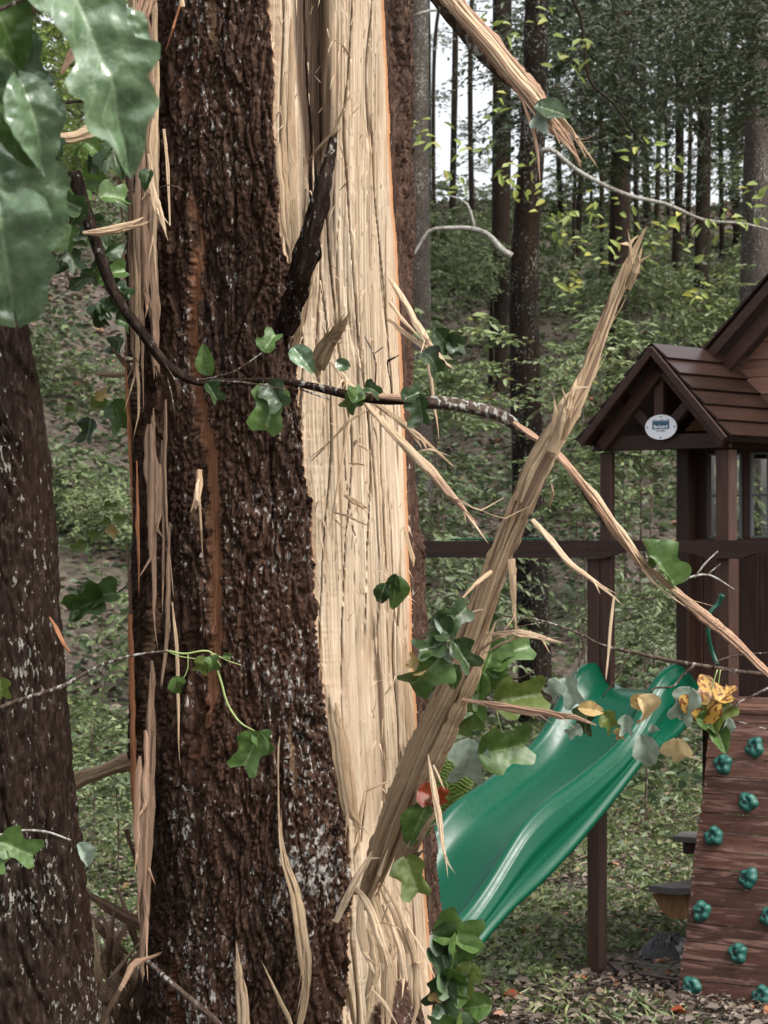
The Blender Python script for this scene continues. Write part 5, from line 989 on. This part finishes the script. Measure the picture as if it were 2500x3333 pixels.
# main house: side wall with windows, larger gable roof
TW = .72
def wpx(px, py=1500): return LT(px, py, TW)[0]
zw0, zw1 = LT(2300, 1752, TW)[1], LT(2300, 1476, TW)[1]
wins = [(wpx(2262), wpx(2286)), (wpx(2300), wpx(2416)), (wpx(2444), wpx(2560))]
edges = [wpx(2236)]+[v for w_ in wins for v in w_]+[wpx(2700)]
for a, b in zip(edges[0::2], edges[1::2]): bx('wall_board', a+.001, b-.001, TW, TW+.02, zw0-.002, zw1+.002, M['stain_z'])
bx('wall_board', edges[0], edges[-1], TW-.004, TW+.02, zw1+.002, 2.95, M['stain']); 
for k in range(8):
    a = edges[0]-.05+k*.17; bx('wall_board', a, a+.166, TW-.03, TW-.01, 1.39, zw0-.002, M['stain_z'])
for a, b in wins:
    fr = empty('window', ((a+b)/2, TW, (zw0+zw1)/2)); fr.parent = ps
    cx_, cz_ = (a+b)/2, (zw0+zw1)/2; hw, hh = (b-a)/2, (zw1-zw0)/2; q = .012
    for (x0, x1, z0, z1) in ((-hw, -hw+q, -hh, hh), (hw-q, hw, -hh, hh), (-hw+q, hw-q, hh-q, hh), (-hw+q, hw-q, -hh, -hh+q), (-hw+q, hw-q, -.006, .006)): bx('frame', x0, x1, -.012, .012, z0, z1, M['frame_grey'], fr, .002)
    if hw > .05: bx('frame', -.006, .006, -.010, .010, -hh+q, -.006, M['frame_grey'], fr, .001); bx('frame', -.006, .006, -.010, .010, .006, hh-q, M['frame_grey'], fr, .001)
    bx('pane', -hw+q, hw-q, .002, .005, -hh+q, hh-q, M['glass'], fr, 0)
bx('wall_board', edges[0]-.06, edges[0]-.035, TW, TW+1.0, 1.4, 1.9, M['stain_z'])
bx('lintel', edges[0]-.05, edges[-1], TW+1.0, TW+1.06, 2.62, 2.9, M['stain'])
bx('deck', .02, 1.9, .03, TW+1.1, 1.30, 1.345, M['stain'])
for k in range(13): bx('deck_board', .02, 1.9, .012+k*.135, .012+k*.135+.128, 1.346, 1.375, M['worn'])
TG = .35
m_ax, m_az = LT(2500, 905, TG); l0x, l0z = LT(2308, 1128, TG); dx_, dz_ = m_ax-l0x, m_az-l0z
A0 = Vector((l0x-dx_*.18, TG, l0z-dz_*.18)); A1 = Vector((l0x+dx_*2.4, TG, l0z+dz_*2.4)); nn = Vector((-dz_, 0, dx_)).normalized(); nn = nn if nn.z > 0 else -nn
mr = link('main_roof', poly_prism('main_roof', [A0, A1, A1-nn*.03, A0-nn*.03], (0, 1.7, 0), M['stain_t']), ps, label='larger roof rising behind the small gable')
dv = (A1-A0)
link('fascia', beam_me('fascia', A0-nn*.045+Vector((0, -.012, 0)), A1-nn*.045+Vector((0, -.012, 0)), nn, .022, .05, M['stain']), mr)
link('rafter', beam_me('rafter', A0-nn*.12+Vector((0, .05, 0)), A1-nn*.12+Vector((0, .05, 0)), nn, .035, .075, M['stain']), mr)
for k in range(8):
    p0 = A0+dv*(k/8); p1 = A0+dv*((k+1)/8+.01); link('roof_board', poly_prism('roof_board', [p0+nn*.018+Vector((0, -.02, 0)), p1+nn*.006+Vector((0, -.02, 0)), p1+nn*.001+Vector((0, -.02, 0)), p0+nn*.001+Vector((0, -.02, 0))][::-1], (0, 1.72, 0), M['stain_t']), mr)
# reddish gable planks under the main roof, cut to the rake
zb = 2.76; k = 0
while zb < 3.9:
    z1 = zb+.088; f_ = lambda z: A0.x+(z-A0.z+.19)/dz_*dx_
    link('gable_plank', poly_prism('gable_plank', [Vector((f_(zb)+.0, TG+.14+.004*(k % 2), zb)), Vector((2.6, TG+.14+.004*(k % 2), zb)), Vector((2.6, TG+.14+.004*(k % 2), z1-.005)), Vector((f_(z1), TG+.14+.004*(k % 2), z1-.005))], (0, .02, 0), M['redplank']), mr); zb = z1; k += 1
bx('gable_light_stop', ax-.36, ax+.3, .9, .92, 2.62, 3.0, M['stain_t'])  # dark main roof wall, added to keep light out of the small gable
# door handle
hx = LT(2345, 1945, -.03)[0]
hp = [LT(a, b, -.05) for a, b in ((2352, 1935), (2338, 1965), (2322, 1995), (2316, 2060), (2318, 2120), (2335, 2165))]
me = tube('grab_handle', [(s, -.05+(-.03 if 1 < i < 4 else 0), z) for i, (s, z) in enumerate(hp)], [.03, .022, .020, .020, .020, .026], M['greenplastic'], .8, 12, .01, 0, 3, 0, 5); link('grab_handle', me, ps)
bx('post', .70, .765, .078, .10, 1.35, 2.1, M['stain_z'])

# climbing wall
tb, zbm = LSd(2196, 3325, .66); tt_, ztp = LSd(2322, 2290, .66)
top_ = Vector((.66, tt_, ztp)); botm = Vector((.66, tb, zbm)); dw = (botm-top_); Lw = dw.length; dwn = dw.normalized(); nw = Vector((0, -dwn.z, dwn.y)); nw = nw if nw.y < 0 else -nw
cw = empty('climbing_wall', top_); cw.parent = ps
lines = np.array([490, 577, 672, 772, 872, 965, 1066, 1168, 1272, 1366, 1462, 1562, 1662, 1762, 1862, 1966, 2066, 2205, 2320])*.6024+2000
def wl(py):   # picture row on the wall's left edge -> distance down the wall
    f_ = (py-2295)/(3325-2295); px = 2322+(2196-2322)*f_; t, z = LSd(px, py, .66); return (ztp-z)/(ztp-zbm)*Lw
WW = 1.25
for i in range(len(lines)-1):
    a, b = wl(lines[i]), wl(lines[i+1]); a0 = dwn*(a+.002); b0 = dwn*(b-.002); pr_ = nw*(.0015*((i*7) % 3)); off = .004*math.sin(i*5.3)
    R4 = [Vector((off, 0, 0))+a0+pr_, Vector((off, 0, 0))+b0+pr_, Vector((WW, 0, 0))+b0+pr_, Vector((WW, 0, 0))+a0+pr_]
    link('plank', poly_prism('plank', R4, -nw*.022, M['worn']), cw)
    for s_ in (.012, WW-.012):
        q = Vector((s_+off, 0, 0))+dwn*((a+b)/2)+pr_+nw*.001
        disc_me = poly_prism('screw', [q+Vector((.004*math.cos(v), 0, 0))+dwn*.004*math.sin(v) for v in np.linspace(0, 2*math.pi, 7)[:-1]], nw*.002, M['screw']); link('screw', disc_me, cw)
for s_ in (.012, .6, WW-.05): link('stringer', beam_me('stringer', Vector((s_+.02, 0, 0))-nw*.064, Vector((s_+.02, 0, 0))+dwn*Lw-nw*.064, nw, .04, .08, M['stain_z']), cw)
def wall_at(px, py):   # picture point -> local point on the wall plane
    ray_o = np.array([0, 0, CZ]); d = np.array([(px-1250)/F, 1, -(py-HY)/F])
    def loc(w): x, y = w[0]-PSX, w[1]-PSY; return np.array([x*cB-y*sB, x*sB+y*cB, w[2]])
    o = loc(ray_o); dd = loc(ray_o+d)-o; n_ = np.array(nw); t = np.dot(np.array(top_)-o, n_)/np.dot(dd, n_); return Vector(o+dd*t)-top_
def hold(seed, flip):
    g = np.random.default_rng(seed); bm = bmesh.new(); seg, rings = 40, 9; vs = []
    for j in range(rings):
        r = 1-(j/(rings-1))**1.0; row = []
        for i in range(seg):
            a = 2*math.pi*i/seg; lob = 1+.07*math.cos(5*a+seed)+.08*math.cos(3*a+seed*2)+.06*math.cos(2*a+seed*3)
            rr = .052*lob*(r if j else 1.0)*(1 if j else .96); h = .034*(1-r**2.4)**.55*(1+.15*math.cos(5*a+seed)*r)-.014*math.exp(-((1-r)-.75)**2/.03)*(1+.8*math.sin(a)) if j else 0
            row.append(bm.verts.new((rr*math.cos(a), rr*math.sin(a), h)))
        vs.append(row)
    for j in range(rings-2):
        for i in range(seg): bm.faces.new((vs[j][i], vs[j][(i+1) % seg], vs[j+1][(i+1) % seg], vs[j+1][i]))
    bm.faces.new(vs[rings-2]); 
    for v in vs[-1]: bm.verts.remove(v)
    for f_ in bm.faces: f_.smooth = True
    me = bpy.data.meshes.new('climbing_hold'); bm.to_mesh(me); bm.free(); me.materials.append(M['hold']); return me
HM = [hold(k, 0) for k in (1, 2, 3, 4, 5, 6)]
HOLE = poly_prism('bolt_hole', [Vector((.0085*math.cos(v), .0085*math.sin(v), 0)) for v in np.linspace(0, 2*math.pi, 13)[:-1]], (0, 0, .004), M['hole'])
for i, (x, y, two) in enumerate([(763, 720, 1), (592, 810, 1), (725, 1015, 0), (540, 1200, 0), (728, 1425, 1), (475, 1605, 1), (842, 1635, 1), (672, 1830, 0), (420, 2010, 0), (800, 2060, 1), (1000, 1100, 1), (1010, 1900, 0)]):
    c_ = wall_at(2000+x*.6024, 2000+y*.6024)
    o = link('climbing_hold', HM[i % 6], cw); o.matrix_local = Matrix.Translation(c_+nw*.004) @ (Matrix((Vector((1, 0, 0)), nw.cross(Vector((1, 0, 0))), nw)).transposed().to_4x4()) @ Matrix.Rotation(i*2.1, 4, 'Z')
    rotm = Matrix.Rotation(-i*2.1, 4, 'Z')
    for dx in ((-.016, .018) if two else (-.006,)):
        hole = link('bolt_hole', HOLE, o) ; hole.matrix_local = rotm @ Matrix.Translation((dx, 0, .026))

# slide
def sl_curve(pts, s0): return np.array(sorted([(*LSd(a, b, s0),) for a, b in pts]))
LC = sl_curve([(1905, 2163), (1868, 2205), (1830, 2290), (1785, 2380), (1700, 2470), (1590, 2550), (1490, 2615), (1430, 2680), (1390, 2760)], -.02)
RC = sl_curve([(2185, 2162), (2125, 2215), (2075, 2335), (2010, 2425), (1890, 2525), (1770, 2610), (1690, 2690), (1630, 2790), (1570, 2890), (1500, 2985), (1430, 3045)], .45)
SC_ = sl_curve([(2290, 2240), (2240, 2335), (2190, 2400), (2085, 2470), (2010, 2570), (1930, 2670), (1850, 2765), (1750, 2870), (1650, 2960), (1570, 3050), (1500, 3140)], .50)
def slide():
    t = np.linspace(-2.35, .20, 165); zl = np.interp(t, LC[:, 0], LC[:, 1]); zr = np.interp(t, RC[:, 0], RC[:, 1]); zs = np.interp(t, SC_[:, 0], SC_[:, 1])
    ext = lambda tt, zz, t0, z0, sl: np.where(tt < t0, z0+(tt-t0)*sl, zz)
    zl = ext(t, zl, LC[0, 0], LC[0, 1], .33); zr = ext(t, zr, RC[0, 0], RC[0, 1], .33); zs = ext(t, zs, SC_[0, 0], SC_[0, 1], .30)
    zl = np.where(t < LC[0, 0], np.interp(t, RC[:, 0], RC[:, 1]), zl); zl = ext(t, zl, RC[0, 0], RC[0, 1], .33)
    k = np.ones(9)/9; sm = lambda v: np.convolve(np.pad(v, 4, 'edge'), k, 'valid'); zl, zr, zs = sm(sm(zl)), sm(sm(zr)), sm(zs); dr_ = .14*np.clip((t+.03)/.22, 0, 1)**1.7
    wall = .135+.01*np.sin(t*3); zb = (zl+zr)/2-wall; zb = np.minimum(zb, 1.43); zl = zl-dr_; zr = zr-dr_; zs = np.minimum(zs, zr-.10-.03*sstep(0, -.2, t)); zsl = np.minimum(zl-.16, zb-.04)
    hood = sstep(-.30, -.04, t)
    zb = np.where(t > -.35, np.maximum(zb, np.interp(t, [-.35, 0, .05], [1.24, 1.405, 1.42])), zb) if False else zb
    prof = []   # (s, z) columns across
    def col(s, z): prof.append((s+0*t, z))
    col(-.075, zsl); col(-.078, zl-.05); col(-.072, zl-.045); col(-.055, zl-.035); col(-.052, zl-.010); col(-.042, zl); col(-.024, zl+.002); col(-.010, zl-.008)
    for q in np.linspace(0, 1, 14): s_ = .0+.43*q; e = abs(2*q-1); h = e**5.0; side = zl if q < .5 else zr; col(s_+(-.002 if q < .5 else .002), zb*(1-h)+(side-.022)*h)
    col(.440, zr-.008); col(.452, zr+.002); col(.470, zr); col(.482, zr-.010); col(.486, zr-.032); col(.500, zr-.038); col(.504, zr-.046)
    mid = zr-.046; low = zs+.022
    for q in (.30, .36, .42): col(.507+(.008 if q == .36 else 0), mid*(1-q)+low*q)
    for q in (.66, .72): col(.508+(.006 if q == .72 else 0), mid*(1-q)+low*q)
    col(.508, low+.012); col(.522, low+.006); col(.526, low-.004); col(.526, zs)
    n = len(prof); V = np.stack([np.stack([p[0], t, p[1]], -1) for p in prof], 1)
    # scoop out and curl the entrance hoods sideways
    Vv = V.reshape(-1, 3)
    me = np_mesh('slide', Vv, gridfaces(len(t), n)[:, ::-1], M['slide']); o = link('slide', me, ps, label='wavy green plastic slide')
    md = o.modifiers.new('thickness', 'SOLIDIFY'); md.thickness = .008; md.offset = -1
    return o
slide()

# picnic table, sandbox timbers, sheet
pt = empty('picnic_table', (*P(2250, 2900, 15.3)[:2], 0), 0, label='small picnic table with grey boards partly hidden by the climbing wall', category='picnic table')
def pbx(name, px0, px1, py0, py1, D, dep, mat, parent):
    a = P(px0, py1, D); b = P(px1, py0, D); o = np.array(parent.location); return link(name, box_me(name, a[0]-o[0], b[0]-o[0], D-o[1], D+dep-o[1], a[2]-o[2], b[2]-o[2], mat), parent)
def slab_board(name, q, th, mat, parent):
    o = np.array(parent.location); return link(name, poly_prism(name, [Vector(v-o) for v in q][::-1], (0, 0, -th), mat), parent)
slab_board('bench_board', [P(2112, 2882, 15.0), P(2195, 2892, 14.9), P(2420, 2880, 14.8), P(2420, 2846, 15.5), P(2252, 2862, 15.5)], .035, M['greywood'], pt)
slab_board('table_board', [P(2190, 2722, 15.3), P(2420, 2735, 15.2), P(2420, 2700, 15.9), P(2215, 2708, 15.9)], .03, M['greywood'], pt)
pbx('rail', 2225, 2420, 2738, 2780, 15.4, .05, M['stain'], pt)
oo = np.array(pt.location)
link('support', poly_prism('support', [Vector(P(a, b, 15.05)-oo) for a, b in ((2122, 2908), (2150, 2960), (2180, 2990), (2430, 3000), (2430, 2902))], (0, .05, 0), M['cedar']), pt)
pbx('leg', 2330, 2370, 2738, 3105, 15.3, .05, M['stain'], pt)
sb = empty('sandbox', (*P(2120, 3180, 13.9)[:2], 0), 0, label='low dark timber sandbox border behind the climbing wall foot', category='sandbox')
so = np.array(sb.location)
slab_board('seat_board', [P(1992, 3150, 14.4), P(2050, 3180, 13.9), P(2122, 3185, 13.9), P(2070, 3140, 14.5)], .03, M['greywood'], sb)
for (a, b) in (((2020, 3185, 13.95), (2260, 3225, 13.5)), ((2075, 3145, 14.6), (2260, 3125, 15.0)), ((2020, 3185, 13.95), (1988, 3152, 14.4))):
    pa, pb = P(*a)-so, P(*b)-so; link('timber', beam_me('timber', pa, pb, (0, 0, 1), .04, .09, M['stain']), sb)
def crumple(name, px, py, D, w, h, seed, mat, label):
    n = 46; u, v = np.meshgrid(np.linspace(-1, 1, n), np.linspace(-1, 1, n)); r = np.clip(np.hypot(u, v), 0, 1)
    ridge = 1-np.abs(fbm(u*3+seed, v*5, seed, 4)-.5)*5; z = h*(1-r**2)*(.55+.45*np.clip(ridge, -1, 1))
    c = P(px, py, D); c[2] = float(gz(c[0], D)); V = np.c_[(u*w).ravel(), (v*w*.6).ravel(), z.ravel()]
    return link(name, np_mesh(name, V, gridfaces(n, n), mat, smooth=True), None, c, label=label, category='plastic sheet')
crumple('plastic_sheet', 2180, 3110, 14.6, .19, .16, 3, M['black'], 'crumpled black plastic sheet behind the low timbers')
# a few larger fallen leaves near the climbing wall
for i, (x, y, m, lab) in enumerate([(2190, 3318, RD, 'brown-orange fallen leaf on the soil at the foot of the climbing wall'), (1735, 3045, RD, 'reddish fallen leaf on the grass under the slide'), (2055, 3085, YG, 'yellow-green fallen leaf right of the playset post'), (1640, 3255, RD, 'dark orange fallen leaf on the soil right of the wet leaf clump'), (1870, 3020, YE, 'small yellow fallen leaf left of the playset post')]):
    D = CZ*F/(y-HY); p = P(x, y, D); p[2] = float(gz(p[0], D))+.02
    o = link('fallen_leaf', leaf_me('fallen_leaf', .11, m, 1400+i, .5, .5, nr=14, ncl=7), None, label=lab, category='leaf'); place(o, p, (math.cos(i*2), math.sin(i*2), .1), (0, 0, 1))
g = np.random.default_rng(77)
V = []; Fs = []
for i in range(900):
    D = g.uniform(12.3, 19); x = g.uniform(.0, .15)*D; z = float(gz(x, D))+.012; L = g.uniform(.03, .16); a = g.uniform(0, 3.14); d = np.array([math.cos(a), math.sin(a), g.normal(0, .12)])*L/2; w = g.uniform(.0015, .004); n_ = np.array([-math.sin(a), math.cos(a), 0])*w; c_ = np.array([x, D, z]); k = len(V)
    V += [c_-d-n_, c_-d+n_, c_-d+[0, 0, w*1.6], c_+d-n_*.5, c_+d+n_*.5, c_+d+[0, 0, w]]; Fs += [[k, k+1, k+4, k+3], [k+1, k+2, k+5, k+4], [k+2, k, k+3, k+5]]
link('fine_twigs', np_mesh('fine_twigs', np.array(V), np.array(Fs), M['litter'], fattrs={'rnd': np.repeat(g.random(900)*.8, 3)}, smooth=False), kind='stuff', label='fine dead twigs scattered over the soil', category='twigs')
log = piece('dark fallen log lying high on the slope above the playhouse', [(2120, 905, 46), (2170, 908, 46), (2200, 915, 46)], [22, 26, 20], M['twig'], 46, 1500, 'fallen_log', 'log')
